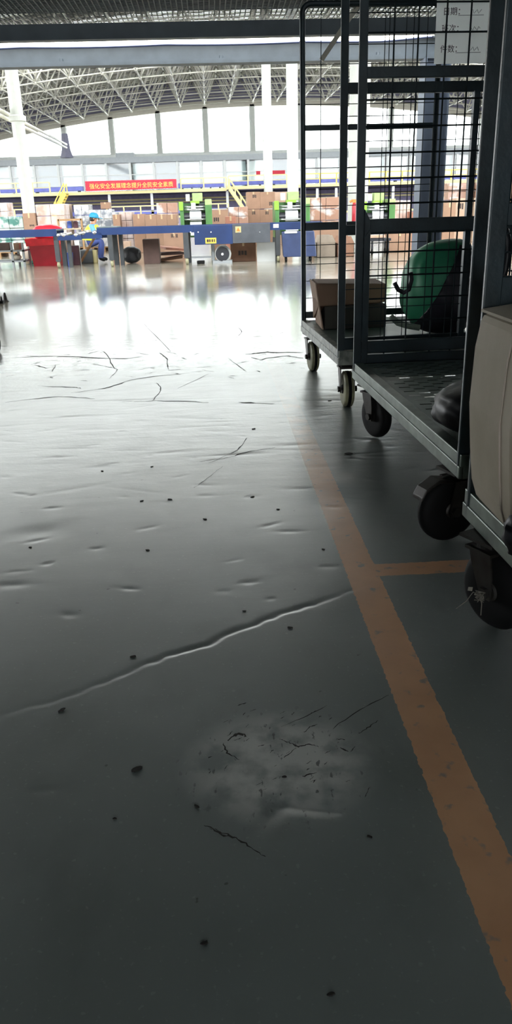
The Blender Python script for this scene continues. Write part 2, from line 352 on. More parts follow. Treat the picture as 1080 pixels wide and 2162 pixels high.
# ================================================================== STEEL DECK OVERHEAD
def ibeam(mb, xa, xb, y, z0, z1, d=.16, t=.02):
    mb.box(xa, xb, y-d/2, y+d/2, z0, z0+t); mb.box(xa, xb, y-d/2, y+d/2, z1-t, z1); mb.box(xa, xb, y-.012, y+.012, z0, z1)
b = MB(); b.box(-9, 9, 9.76, 9.84, 2.75, 2.90); b.box(-9, 9, 9.74, 9.86, 2.745, 2.76); b.build('beam', 'deck steel', kind='structure')
b = MB(); b.box(-9, 9, 10.9, 10.96, 2.70, 2.905); b.box(-9, 9, 10.84, 11.02, 2.665, 2.70); b.box(-9, 9, 10.86, 10.9, 2.70, 2.72); b.box(-9, 9, 10.84, 11.02, 2.89, 2.91)
for x in (-1.7, .25, 2.2, 4.1): b.lathe([(.022, 0), (.022, .03)], Matrix.Translation((x, 10.88, 2.72)), 8)
b.build('beam', 'deck steel', kind='structure')
g = MB()
for i in range(-90, 91):
    g.box(i*.055-.005, i*.055+.005, 8.2, 10.9, 2.925, 2.94)
for k in range(48): g.box(-5, 5, 8.2+k*.056, 8.206+k*.056, 2.94, 2.948)
g.build('ceiling_grating', 'mesh steel', kind='structure')
c = MB(); c.box(-9, 9, -7, 10.0, 3.05, 3.15)
for k in range(9): c.box(-9, 9, -6.5+k*1.7, -6.4+k*1.7, 2.9, 3.05)
c.build('ceiling', 'deck steel', kind='structure')
bx(-9.1, -9, -7, 9, 0, 3.05).build('wall_left', 'slab grey', kind='structure'); bx(9, 9.1, -7, 9, 0, 3.05).build('wall_right', 'slab grey', kind='structure'); m_ = MB(); m_.box(-9, -2.1, -7.1, -7, 0, 3.05); m_.box(2.1, 9, -7.1, -7, 0, 3.05); m_.box(-5, 5, -7.1, -7, 2.7, 3.05); m_.box(-5, 5, -7.1, -7, 0, .2); m_.box(-.2, .2, -7.1, -7, .2, 2.7); m_.build('wall_back', 'slab grey', kind='structure')  # back wall has an unseen opening, added to let in fill light
# deck support column (H section)
cb = MB(); xc = (at(900, 430, 10.93).x); cb.box(xc-.15, xc-.13, 10.74, 11.04, .02, 2.665); cb.box(xc+.15, xc+.17, 10.74, 11.04, .02, 2.665); cb.box(xc-.13, xc+.15, 10.88, 10.9, .02, 2.665); cb.box(xc-.24, xc+.26, 10.66, 11.12, 0, .02)
cb.build('column', mat('column steel', '6a7688', .5, var=.06), kind='structure')
# led strip hung between the beams
led = empty('led_strip_light', (-2.5, 10.4, 2.82), 'long glowing white strip light slung between the two overhead steel beams', 'light')
xe = at(915, 77, 10.4); xs = -8.0; pts = []
for i in range(121):
    x = xs+(xe.x-xs)*i/120; t = (x+7) % 1.65/1.65; px = 540+(x-.45)*160
    pts.append((x, 10.4, 2.818+.012*abs(2*t-1)**2+(.03*max(0, 1-abs(x-2.72)/.55) if x > 2 else 0)))
MB().tube(pts, .021, 8).build('led_tube', LED, led, smooth=True)
for x in (-6.7, -5.05, -3.4, -1.75, -.1, 1.55, 2.75): MB().tube([(x, 10.4, 2.82), (x, 10.4, 2.93)], .006, 6).build('hanger', 'wire', led)
ch = MB(); ch.tube([(p[0], p[1]+.03, p[2]-.03) for p in pts], .014, 6); ch.build('cable_sleeve', 'navy', led)
s = MB(); s.bar(at(756, 10, 9.5), at(678, 127, 9.5), .035, .05); s.build('strut', 'truss paint'); 
tag(bpy.data.objects['strut'], 'slanted pale strut hanging below the deck, seen through the far trolley', 'strut')
# ================================================================== HALL SHELL
def Zw(x): return 7.55-.0050*(x-4.5)**2
XL, XR, YB = -21.0, 27.0, 60.0
b = MB(); sky_ = MB()                               # arched roof sheet; unseen glazed strips added to brighten hall and floor
xs_ = np.linspace(XL-3, XR+3, 41)
for i in range(40):
    a, c = xs_[i], xs_[i+1]; za, zc = Zw(a)+1.95, Zw(c)+1.95
    def sheet(mb, ya, yb, t): mb.add([(a, ya, za), (c, ya, zc), (c, yb, zc), (a, yb, za), (a, ya, za+t), (c, ya, zc+t), (c, yb, zc+t), (a, yb, za+t)], [(0, 3, 2, 1), (4, 5, 6, 7), (0, 1, 5, 4), (3, 7, 6, 2)])
    sheet(b, 44, 60.2, .15)
    sheet(b, 9.9, 26, .15)
    for q in range(2, 5): sheet(b, 14+q*6, 16.2+q*6, .15); sheet(sky_, 16.2+q*6, 20+q*6, .03)
b.build('ceiling', 'roof sheet', kind='structure'); sky_.build('ceiling_fill_skylight', GLASS, kind='structure')
p = MB()
for j in range(30):                                 # purlins under the sheet
    y = 59.6-j*.75
    p.tube([(x, y, Zw(x)+1.88) for x in xs_], .045, 4)
p.build('ceiling_purlins', 'truss paint', kind='structure')
nX = [3.37+1.635*k for k in range(-15, 15)]
for j in range(9):                                  # space frame: one truss per row
    t = MB(); y = 58.4-j*2.6
    for k, x in enumerate(nX):
        zb = Zw(x)+.13; P = Vector((x, y, zb))
        t.lathe([(.03, -.09), (.08, -.05), (.1, 0), (.08, .05), (.03, .09)], Matrix.Translation(P), 8)
        if k+1 < len(nX): t.tube([P, (nX[k+1], y, Zw(nX[k+1])+.13)], .035, 5)
        for sx in (-.82, .82):
            for sy in (-1.3, 1.3): t.tube([P, (x+sx, y+sy, Zw(x+sx)+1.72)], .042, 5)
        t.tube([(x-.82, y+1.3, Zw(x-.82)+1.72), (x+.82, y+1.3, Zw(x+.82)+1.72)], .05, 5)
        t.tube([(x+.82, y-1.3, Zw(x+.82)+1.72), (x+.82, y+1.3, Zw(x+.82)+1.72)], .05, 5)
        if j < 8: t.tube([P, (x, y-2.6, zb)], .035, 5)
    t.build('roof_truss', 'truss paint', smooth=True, kind='structure')
w = MB(); tr = MB(); seam = MB()
for i in range(40):
    a, c = xs_[i], xs_[i+1]
    def slab(mb, lo, hi, ya, yb):
        mb.add([(x, y, Zw(x)+z) for x in (a, c) for y in (ya, yb) for z in (lo, hi)], [(0, 1, 3, 2), (4, 6, 7, 5), (0, 4, 5, 1), (2, 3, 7, 6), (0, 2, 6, 4), (1, 5, 7, 3)])
    slab(w, .42, 1.98, 59.95, 60.2); slab(tr, -.02, .45, 59.8, 60.2)
    for q in (.75, 1.1, 1.45): slab(seam, q, q+.05, 59.9, 59.97)
gw = w.build('wall_gable', 'siding', kind='structure'); seam.build('seam', 'cream trim', gw)
tr.build('trim_1', 'cream trim', kind='structure')
bx(XL-3, XR+3, 59.9, 60.2, 0, 4.55).build('wall_far', 'white paint', kind='structure')
bx(XL-3, XR+3, 59.7, 60.25, 4.5, 4.68).build('trim_2', 'white paint', kind='structure')
ml = [3.37+3.27*k for k in range(-7, 8)]
for n, x in enumerate(ml):
    mu = MB(); mu.box(x-.15, x+.15, 59.8, 60.1, 4.65, Zw(x)+.1); mu.build('trim_%d' % (n+3), 'column paint', kind='structure')
    if n+1 < len(ml):
        c = ml[n+1]; xm = (x+c)/2
        fr = MB(); fr.box(x+.15, x+.2, 59.95, 60.02, 4.68, Zw(x)-.02); fr.box(c-.2, c-.15, 59.95, 60.02, 4.68, Zw(c)-.02); fr.box(x+.15, c-.15, 59.95, 60.02, 4.68, 4.74)
        wn = fr.build('window_%d' % (n+1), 'white paint', kind='structure')
        MB().add([(x+.2, 59.98, 4.74), (c-.2, 59.98, 4.74), (c-.2, 59.98, Zw(c)), (x+.2, 59.98, Zw(x)), (x+.2, 60.0, 4.74), (c-.2, 60.0, 4.74), (c-.2, 60.0, Zw(c)), (x+.2, 60.0, Zw(x))],
            [(0, 1, 2, 3), (7, 6, 5, 4), (0, 4, 5, 1), (1, 5, 6, 2), (2, 6, 7, 3), (3, 7, 4, 0)]).build('pane', GLASS, wn)
# white round hall columns
def column(px, Yc, rad, top, collar=None):
    x = at(px, 300, Yc).x; c = MB(); c.lathe([(rad, 0), (rad, top)], Matrix.Translation((x, Yc, 0)), 24)
    if collar: c.lathe([(rad, collar), (rad*1.35, collar+.03), (rad*1.35, collar+.18), (rad, collar+.22)], Matrix.Translation((x, Yc, 0)), 24)
    return c.build('column', 'column paint', smooth=False, kind='structure'), x
col1, xc1 = column(43, 30, .215, 6.3, 3.95)
bx(xc1-.35, xc1+.3, 29.7, 30.3, 5.95, 6.35).build('column_capital', 'column paint', col1)
column(564, 40, .215, 9.2); column(617, 36, .24, 9.2); column(757, 24, .29, 9.2)
# twin brace pipes running to the far mullion
bp_ = MB(); bp_.tube([at(-40, 212, 26), at(140, 305, 58.5)], .07, 8); bp_.tube([at(-40, 224, 26), at(140, 312, 58.5)], .07, 8); bp_.build('roof_brace', 'truss paint', smooth=True, kind='structure')
q = at(140, 332, 59); MB().lathe([(.45, 0), (.3, .5), (.22, 1.5)], Matrix.Translation((q.x, 59.2, 4.55)), 4).build('roof_brace_shoe', 'siding', kind='structure')
# ================================================================== OFFICES AND MEZZANINE AT THE FAR END
of = MB(); of.box(-21, 27, 51.8, 59.8, 3.74, 4.06); of.box(-21, 27, 57, 57.2, 1.8, 3.74); of.box(-21, 27, 51.9, 57, 1.6, 1.9); of.box(-21, 27, 56.9, 57.0, 0, 1.6)
off = of.build('office_block', 'slab grey', kind='structure')
K['office bright'] = mat('office bright', 'f4f8f8', .5, var=.02)
rr = random.Random(3); xo = -20.6; n = 0
while xo < 26:
    wd = 1.45; f_ = MB(); f_.box(xo-.07, xo+.07, 51.85, 51.99, 1.9, 3.74); f_.box(xo+.07, xo+wd-.07, 51.88, 51.95, 3.05, 3.1)
    fo = f_.build('window_%d' % (30+n), 'white paint', kind='structure'); bx(xo+.07, xo+wd-.07, 51.91, 51.93, 1.92, 3.72).build('pane', GLASS, fo)
    t = rr.random()
    bm_ = 'office glass tint' if t < .5 else ('office white' if t < .8 else 'office dark')
    bx(xo+.12, xo+wd-.12, 52.6, 52.66, 1.9, 3.7).build('curtain', bm_, fo)
    xo += wd; n += 1
b = at(262, 331, 51.8); bx(b.x-.55, b.x+.55, 52.2, 53.2, 4.06, 4.33).build('roof_unit', 'slab grey'); tag(bpy.data.objects['roof_unit'], 'low grey box lying on the roof edge of the office block', 'roof unit')
YM = 40.0
mz = MB(); mz.box(-21, at(478, 400, YM).x, YM, 50, 1.76, 1.86); mz.box(at(478, 400, YM).x, 27, YM, 50, 1.8, 1.92)
mz.box(-21, 27, 43.8, 44, 0, 1.76)
mo = mz.build('mezzanine_floor', 'dark wall', kind='structure')
xk = at(478, 400, YM).x
fb = MB(); fb.box(-21, xk, YM-.1, YM, 1.77, 1.90); fb.box(xk, 27, YM-.1, YM, 1.83, 1.96); fb.build('fascia', 'pale yellow', mo)
ps = MB()
for px in (230, 320, 480, 670, 710, 830, 1000): x = at(px, 420, YM).x; ps.box(x-.06, x+.06, YM+.1, YM+.22, 0, 1.77)
ps.build('posts', 'white paint', mo)
bm = MB(); 
for z in (1.5, 1.35): bm.box(-21, 27, 43.4, 43.5, z, z+.07)
bm.build('pipe_run', 'pale yellow', mo)
def railing(xa, xb, y, z, label, mt='pale yellow', n=None, hgt=.46):
    e = empty('safety_railing', ((xa+xb)/2, y, z), label, 'railing', 'railings of the far mezzanine'); r = MB(); r.bar((xa, y, z+hgt), (xb, y, z+hgt), .05); r.bar((xa, y, z+hgt*.5), (xb, y, z+hgt*.5), .03); r.build('rail', mt, e)
    n = n or max(2, int((xb-xa)/.75)); 
    for i in range(n+1): x = xa+(xb-xa)*i/n; bx(x-.03, x+.03, y-.03, y+.03, z, z+hgt).build('post', mt, e)
    return e
def xm(px, Y=YM): return at(px, 395, Y).x
railing(-14.5, xm(105), YM-.03, 1.90, 'pale yellow railing on the far mezzanine left of the yellow stairs')
railing(xm(382), xk, YM-.03, 1.90, 'pale yellow railing on the mezzanine just right of the red banner')
railing(xk+.1, xm(605), YM-.03, 1.96, 'pale yellow railing on the raised mezzanine left of the middle white column')
railing(xm(640), 15, YM-.03, 1.96, 'yellow railing on the mezzanine behind the wire trolleys', 'yellow paint')
def blue_conv(xa, xb, y, z, label):
    e = empty('belt_conveyor', ((xa+xb)/2, y, z), label, 'conveyor', 'violet conveyors at the far end'); bx(xa, xb, y-.3, y+.3, z+.12, z+.3).build('side_frame', 'violet belt', e)
    bx(xa, xb, y-.28, y+.28, z+.3, z+.315).build('belt', 'belt top', e)
    for i in range(5): x = xa+.2+(xb-xa-.4)*i/4; bx(x-.04, x+.04, y-.25, y+.25, z, z+.12).build('leg', 'leg grey', e)
blue_conv(-14.5, -6.0, 41, 1.86, 'violet blue conveyor on the mezzanine left of the red banner')
blue_conv(xm(375), xk-.1, 41, 1.86, 'violet blue conveyor on the mezzanine just right of the red banner')
blue_conv(xk+.1, xm(620), 41, 1.92, 'violet blue conveyor on the raised mezzanine left of the white columns')
blue_conv(xm(640), 14, 41, 1.92, 'violet blue conveyor on the mezzanine behind the wire trolleys')
lp = MB(); lp.box(-14, 15, 38, 43.4, .55, .72); lp.box(-14, 15, 38, 38.1, 0, .55); lpo = lp.build('low_platform', 'dark wall', kind='structure')
fb = MB(); fb.box(-14, 15, 37.93, 38, .66, .74); fb.build('fascia', 'pale yellow', lpo)
railing(at(10, 440, 38).x, at(48, 440, 38).x, 38.05, .74, 'pale yellow railing on the low platform left of the left white column')
railing(at(225, 440, 38).x, at(332, 440, 38).x, 38.05, .74, 'pale yellow railing on the low platform below the red banner')
railing(at(440, 440, 38).x, at(482, 440, 38).x, 38.05, .74, 'pale yellow railing on the low platform right of the first green machine')
blue_conv(-13.5, at(520, 440, 39).x, 40.4, .72, 'violet blue conveyor on the low platform beneath the red banner')
def stairs(pa, pb, y, label, mt, wd=.7):
    a, b_ = Vector(pa), Vector(pb); e = empty('staircase', a, label, 'stairs', 'stairs to the mezzanine'); st = MB(); n = 9
    for s in (0, wd): MB().bar(a+Vector((0, s, 0)), b_+Vector((0, s, 0)), .05, .16).build('stringer', mt, e)
    tr_ = MB()
    for i in range(n): p_ = a.lerp(b_, (i+.5)/n); tr_.box(p_.x-.09, p_.x+.09, y, y+wd, p_.z+.02, p_.z+.05)
    tr_.build('tread', 'leg grey', e)
    for s in (0, wd):
        h = MB(); up = Vector((0, s, .42)); h.bar(a+up, b_+up, .045)
        for i in range(4): p_ = a.lerp(b_, i/3)+Vector((0, s, 0)); h.bar(p_, p_+Vector((0, 0, .42)), .04)
        h.build('handrail', mt, e)
stairs((at(98, 430, 38).x, 39.0, .74), (at(136, 402, 39).x, 39.0, 1.85), 39.0, 'yellow staircase rising to the mezzanine left of the red banner', 'yellow paint')
stairs((at(523, 440, 38).x, 39.0, .74), (at(485, 402, 39).x, 39.0, 1.85), 39.0, 'pale yellow staircase falling to the right behind the brown carton stack', 'pale yellow')
a, b_ = at(181, 401, 39.8), at(373, 398, 39.8); bn = empty('banner', ((a.x+b_.x)/2, 39.8, a.z), 'long red banner with a line of golden characters on the mezzanine rail', 'banner')
MB().add([(a.x, 39.8, 1.93), (b_.x, 39.8, 1.96), (b_.x, 39.8, 2.35), (a.x, 39.8, 2.36), (a.x, 39.81, 1.93), (b_.x, 39.81, 1.96), (b_.x, 39.81, 2.35), (a.x, 39.81, 2.36)], [(0, 1, 2, 3), (7, 6, 5, 4), (0, 4, 5, 1), (1, 5, 6, 2), (2, 6, 7, 3), (3, 7, 4, 0)]).build('cloth', 'red cloth', bn)
tx = text('强化安全发展理念提升全民安全素质', .25, Matrix.Translation((a.x+.18, 39.79, 2.04)) @ FACE, 'gold', 'lettering', bn)
wv = max(v.co.x for v in tx.data.vertices)-min(v.co.x for v in tx.data.vertices); sxx = (b_.x-a.x-.36)/wv; mnx = min(v.co.x for v in tx.data.vertices)
for v in tx.data.vertices: v.co.x = mnx+(v.co.x-mnx)*sxx
for nme, px0, px1, py, lab in (('red_sign', 544, 553, 363, 'small red sign under the office roof left of the middle white column'), ('red_sign', 577, 607, 362, 'red sign strip under the office roof between two white columns')):
    a, c = at(px0, py, 50), at(px1, py, 50); s = bx(a.x, c.x, 51.7, 51.75, a.z-.1, a.z+.12).build(nme, 'red cloth'); tag(s, lab, 'sign')
# ================================================================== CONVEYOR LINE
BA = Vector((-4.179, 16.0, 0)); BB = Vector((2.05, 15.62, 0)); BD = (BB-BA).normalized(); BN = Vector((-BD.y, BD.x, 0))
def bw(px, py, off=0.):                              # point on the conveyor's front plane
    d = ray(px, py); A = BA+BN*off; t = (A.dot(BN)-0)/(d.dot(BN)); return Vector((d.x*t, d.y*t, H+d.z*t))
def bs(px, off=0.): return (bw(px, 500, off)-BA).dot(BD)
BM = Matrix(((BD.x, BN.x, 0, BA.x), (BD.y, BN.y, 0, BA.y), (0, 0, 1, 0), (0, 0, 0, 1)))
def bbox(mb, px0, px1, z0, z1, o0, o1): return mb.box(bs(px0), bs(px1), o0, o1, z0, z1, BM)
zt = bw(330, 478).z; zr = bw(330, 493).z
def leg(e, px0, px1, z1, o0, cast=True):
    l = bbox(MB(), px0, px1, .12 if cast else 0, z1, o0, o0+.08).build('leg', 'leg grey', e)
    if cast:
        c = BM @ Vector(((bs(px0)+bs(px1))/2, o0+.04, .06)); MB().lathe([(.03, -.03), (.06, -.02), (.06, .02), (.03, .03)], Matrix.Translation(c) @ Matrix.Rotation(PI/2, 4, 'Y'), 14).build('wheel', 'cream tyre', l, smooth=True)
def conv(px0, px1, label):
    c = BM @ Vector(((bs(px0)+bs(px1))/2, .3, 0)); return empty('belt_conveyor', c, label, 'conveyor', 'blue conveyor line across the hall')
e = conv(-60, 128, 'blue conveyor section at the left end, in front of the red bin'); W = .62
m_ = MB(); bbox(m_, -60, 120, zr, zt, 0, .03); bbox(m_, -60, 120, zr, zt, W-.03, W); m_.build('side_rail', 'belt blue', e)
bbox(MB(), -60, 120, zt-.03, zt-.01, .03, W-.03).build('belt', 'belt top', e)
leg(e, 112, 121, zr, 0); leg(e, 112, 121, zr, W-.08, False); leg(e, -40, -31, zr, 0)
m_ = MB(); bbox(m_, 112, 172, zr-.075, zr+.01, .0, .03); bbox(m_, 118, 172, zr-.075, zr+.01, W-.03, W); m_.build('drop_bracket', 'belt blue', e)
for px in (122, 134, 160): MB().tube([BM @ Vector((bs(px), 0, zr+.02)), BM @ Vector((bs(px), W, zr+.02))], .035, 10).build('roller', 'chrome', e, smooth=True)
leg(e, 137, 144, zr-.06, .1, False)
e = conv(172, 668, 'long blue conveyor with grey side panel running behind the open floor')
m_ = MB(); bbox(m_, 205, 680, zr, zt, 0, .03); bbox(m_, 205, 680, zr, zt, W-.03, W); m_.build('side_rail', 'belt blue', e)
bbox(MB(), 205, 680, zt-.03, zt-.01, .03, W-.03).build('belt', 'belt top', e)
m_ = MB(); bbox(m_, 173, 215, zr-.06, zr+.05, 0, .03); bbox(m_, 173, 215, zr-.06, zr+.05, W-.03, W); m_.build('nose_bracket', 'belt blue', e)
for px in (176, 200): MB().tube([BM @ Vector((bs(px), 0, zr+.05)), BM @ Vector((bs(px), W, zr+.05))], .04, 10).build('roller', 'chrome', e, smooth=True)
for a, c, o0, ct in ((226, 236, 0, True), (226, 236, W-.08, False), (243, 251, .35, False), (386, 397, 0, True), (386, 396, W-.08, False), (582, 591, .0, True), (582, 591, W-.08, False)): leg(e, a, c, zr, o0, ct)
zb = bw(450, 516).z
bbox(MB(), 410, 491, zb, zt-.01, -.02, .0).build('side_panel', 'belt blue', e, bevel=.004)
pg = bbox(MB(), 491, 570, zb+.01, zt, -.03, .0).build('side_panel', 'belt grey', e, bevel=.004); pg['label'] = 'dark grey side panel'
for px in (402, 418, 445, 505, 548): a = bw(px, 490, -.035); MB().lathe([(.012, 0), (.012, .012)], Matrix.Translation(a) @ Matrix.Rotation(PI/2, 4, 'X'), 8).build('bolt', 'chrome', e)
yl = bbox(MB(), 433, 456, bw(445, 514).z, bw(445, 502).z, -.026, -.02).build('warning_label', 'yellow paint', e)
m_ = MB()
for i, (p0, p1) in enumerate(((436, 440), (441, 444), (446, 449), (451, 453))): bbox(m_, p0, p1, bw(445, 511).z, bw(445, 505).z, -.03, -.0265)
m_.build('print', 'print ink', yl)
wl = bbox(MB(), 497, 509, bw(503, 491).z, bw(503, 478).z, -.036, -.03).build('warning_label', 'pale yellow', e)
z0_, z1_ = bw(503, 488).z, bw(503, 480).z; t_ = MB(); ca, cb2 = bs(499), bs(507)
t_.add([BM @ Vector(v) for v in ((ca, -.04, z0_), (cb2, -.04, z0_), ((ca+cb2)/2, -.04, z1_), (ca, -.037, z0_), (cb2, -.037, z0_), ((ca+cb2)/2, -.037, z1_))], [(0, 1, 2), (5, 4, 3), (0, 3, 4, 1), (1, 4, 5, 2), (2, 5, 3, 0)]); t_.build('print', 'orange', wl)
bbox(MB(), 577, 588, bw(580, 481).z, bw(580, 473).z, -.008, -.002).build('plate', 'paper', e)
# under-belt drive
dr = MB(); c0 = BM @ Vector((bs(467), .25, bw(467, 537, .2).z)); 
mo_ = empty('drive_motor', BM @ Vector((bs(467), .3, 0)), 'round dark conveyor drive in a pale housing beside the brown carton', 'motor')
zc = max(c0.z, .17); RX = Matrix.Rotation(PI/2, 4, 'X')
MB().lathe([(.14, 0), (.16, .02), (.16, .2), (.14, .22)], Matrix.Translation(BM @ Vector((bs(467), .36, zc))) @ RX, 24).build('housing', 'white paint', mo_)
MB().lathe([(.12, 0), (.135, .01), (.135, .03)], Matrix.Translation(BM @ Vector((bs(467), .13, zc))) @ RX, 24).build('drum', 'machine dark', mo_)
MB().lathe([(.025, 0), (.025, .02)], Matrix.Translation(BM @ Vector((bs(467), .1, zc))) @ RX, 10).build('hub', 'chrome', mo_)
m_ = MB(); bbox(m_, 400, 446, .1, .13, .2, .34); bbox(m_, 446, 487, 0, .05, .1, .4); bbox(m_, 444, 450, .05, zb, .2, .3); m_.build('base', 'slab grey', mo_)
pd = bbox(MB(), 412, 428, .0, .06, .05, .2).build('foot_pedal', 'rubber', bevel=.015); tag(pd, 'small black foot pedal on the floor under the conveyor', 'pedal')
tr_ = bbox(MB(), 205, 248, zt, zt+.02, .0, .5); o = tr_.build('steel_plate', 'mesh steel'); tag(o, 'flat grey steel plate lying on the conveyor beside the worker', 'plate')
pn = bbox(MB(), 541, 580, 0, bw(560, 513).z, .25, .3).build('floor_panel', 'white paint'); tag(pn, 'plain white panel standing under the conveyor beside the brown carton', 'panel')
# navy bin cabinet on casters
cb_ = empty('bin_cabinet', BM @ Vector((bs(628), .3, 0)), 'navy blue cabinet on casters under the right end of the conveyor', 'cabinet')
m_ = MB(); zbt, ztp = .09, bw(628, 488).z
l0, l1, l2, l3 = bs(594), bs(662), bs(597), bs(667)
m_.add([BM @ Vector(v) for v in ((l2, -.12, zbt), (l3, -.12, zbt), (l3, .35, zbt), (l2, .35, zbt), (l0, -.12, ztp), (l1, -.12, ztp), (l1, .35, ztp), (l0, .35, ztp))], [(3, 2, 1, 0), (4, 5, 6, 7), (0, 1, 5, 4), (1, 2, 6, 5), (2, 3, 7, 6), (3, 0, 4, 7)])
m_.build('body', 'navy', cb_, bevel=.015)
bbox(MB(), 600, 626, ztp-.03, ztp+.005, -.135, -.121).build('paper_strip', 'paper', cb_)
for px in (603, 655):
    for of_ in (-.05, .28):
        c = BM @ Vector((bs(px), of_, .045)); MB().lathe([(.02, -.02), (.045, -.015), (.045, .015), (.02, .02)], Matrix.Translation(c) @ Matrix.Rotation(PI/2, 4, 'Y'), 12).build('caster', 'rubber', cb_, smooth=True)
# ================================================================== CARTONS, PALLETS AND CLUTTER BEHIND THE LINE
def rect(x0, y0, x1, y1, Y): a = at((x0+x1)/2, y0, Y); b_ = at((x0+x1)/2, y1, Y); l = at(x0, (y0+y1)/2, Y); r = at(x1, (y0+y1)/2, Y); return l.x, r.x, b_.z, a.z
def carton(x0, y0, x1, y1, Y, label, mt='carton', dep=.5, ground=False, marks=(), group=None, z=None, tape=True):
    a, c, zb, zt_ = rect(x0, y0, x1, y1, Y)
    if ground: zb = 0
    if z is not None: zb = z
    e = empty('cardboard_box', ((a+c)/2, Y+dep/2, zb), label, 'box', group)
    bx(a, c, Y, Y+dep, zb, zt_).build('carton', mt, e, bevel=.008)
    w = c-a
    if tape:
        t = MB(); t.box((a+c)/2-.02, (a+c)/2+.02, Y-.002, Y, zt_-.08*(zt_-zb)-.03, zt_); t.box((a+c)/2-.02, (a+c)/2+.02, Y, Y+dep, zt_, zt_+.002); t.build('tape', 'tape', e)
    for i, (mx0, my0, mx1, my1) in enumerate(marks):
        p0, p1 = at(mx0, my1, Y), at(mx1, my0, Y); t = MB(); k = 3; ww = (p1.x-p0.x)
        for q in range(k): t.box(p0.x+ww*q/k, p0.x+ww*(q+.72)/k, Y-.003, Y-.0005, p0.z+(.1*(q % 2))*(p1.z-p0.z), p1.z)
        t.build('print', 'print ink', e)
    return zt_
def pallet_load(x0, y0, x1, y1, Y, label, mt, dep=.8, ground=.12):
    a, c, zb, zt_ = rect(x0, y0, x1, y1, Y); e = empty('wrapped_pallet', ((a+c)/2, Y+dep/2, 0), label, 'wrapped pallet')
    w = MB(); nxx = max(2, round((c-a)/.3)); nzz = max(2, round((zt_-ground)/.25))
    for i in range(nxx):
        for k in range(nzz):
            j = rnd.uniform(0, .02); w.box(a+(c-a)*i/nxx, a+(c-a)*(i+1)/nxx-.006, Y+j, Y+dep, ground+(zt_-ground)*k/nzz, ground+(zt_-ground)*(k+1)/nzz-.006-rnd.uniform(0, .01))
    w.build('wrapped_load', mt, e, bevel=.012)
    p = MB()
    for q in range(5): p.box(a, c, Y+q*dep/5, Y+q*dep/5+.1, ground-.025, ground)
    for q in range(3): p.box(a+(c-a)*q/2-(.04 if q else 0), a+(c-a)*q/2+(.04 if q < 2 else 0), Y, Y+dep, .0, ground-.025)
    p.build('pallet', 'pallet wood', e)
pallet_load(-14, 427, 16, 470, 24, 'brown and white wrapped load at the left picture edge beside the white column', 'white wrap')
pallet_load(-10, 456, 50, 500, 21, 'low load in teal striped wrap at the far left behind the conveyor', 'teal wrap')
carton(50, 450, 76, 500, 20.5, 'plain brown carton between the teal wrapped load and the tall pinkish one', 'carton', .6, True, marks=((63, 474, 73, 478),))
pallet_load(78, 430, 138, 500, 20.6, 'tall pinkish white wrapped stack behind the red bin', 'white wrap')
carton(125, 431, 147, 500, 22.5, 'yellowish carton stack peeping behind the pinkish wrapped stack', 'carton pale', .6, True)
pallet_load(158, 431, 190, 500, 22.5, 'white wrapped stack left of the worker in the blue cap', 'clear wrap')
zt1 = at(225, 441, 22.5).z
pallet_load(190, 442, 238, 500, 22.3, 'grey white wrapped stack directly behind the worker', 'clear wrap')
carton(212, 427, 231, 442, 22.4, 'small brown carton on top of the wrapped stack behind the worker', 'carton', .4, z=zt1)
pallet_load(238, 447, 252, 500, 22, 'narrow white wrapped stack right of the worker', 'clear wrap')
carton(239, 453, 254, 500, 21, 'narrow upright brown carton right of the worker', 'carton', .4, True)
pallet_load(253, 446, 280, 500, 21.4, 'white crumpled wrapped stack beside the narrow brown carton', 'white wrap')
z2 = carton(281, 452, 306, 500, 21, 'brown carton left of the wide brown carton row behind the conveyor', 'carton', .6, True)
for i, (a, c, pos) in enumerate(((307, 331, 'left'), (331, 353, 'middle'), (353, 374, 'right'))): carton(a, 453, c, 500, 20, 'brown carton, %s one of three in a row left of the first green machine' % pos, 'carton', .5, True, group='row of three brown cartons')
pallet_load(332, 427, 376, 500, 22, 'pale wrapped carton stack rising behind the row of three brown cartons', 'brown wrap')
carton(447, 443, 482, 500, 20.4, 'brown carton with dark print right of the first green machine', 'carton', .6, True, marks=((451, 459, 463, 468),))
carton(476, 457, 498, 500, 19.4, 'small orange brown carton in front of the clear wrapped heap', 'salmon', .35, True)
pallet_load(483, 436, 524, 500, 21, 'heap in clear crumpled film between the two green machines', 'brown wrap')
zc1 = at(550, 441, 22).z; zc0 = at(550, 472, 22).z
for i, (a, c, pos) in enumerate(((521, 549, 'left'), (549, 580, 'right'))):
    carton(a, 442, c, 500, 22, 'brown carton, lower %s of the tall stack left of the second green machine' % pos, 'carton', .6, True, marks=((a+11, 446, a+18, 453),))
    carton(a, 405, c, 441, 22, 'brown carton, upper %s of the tall stack left of the second green machine' % pos, 'carton', .6, z=zc1, marks=((a+12, 411, a+20, 418) if i == 0 else (a+19, 426, a+27, 434),))
carton(580, 405, 616, 500, 23, 'pale brown carton rising behind the second green machine', 'carton pale', .6, True)
a, c, zb_, zt_ = rect(521, 440, 580, 446, 21.9); 
pallet_load(657, 416, 718, 500, 20.5, 'shiny film wrapped brown stack seen through the far trolley', 'brown wrap')
pallet_load(832, 422, 868, 500, 21, 'pinkish film wrapped stack right of the third green machine', 'white wrap')
carton(868, 447, 884, 500, 20.5, 'orange brown carton beside the blue grey steel column', 'salmon', .5, True)
carton(934, 428, 960, 500, 20, 'upright brown carton right of the blue grey steel column', 'carton', .5, True)
pallet_load(944, 385, 1012, 500, 24, 'big brown wrapped stack right of the blue grey steel column', 'brown wrap')
carton(960, 418, 1010, 500, 21, 'brown carton with black square print right of the steel column', 'carton pale', .5, True, marks=((953+12, 429, 967+12, 442),))
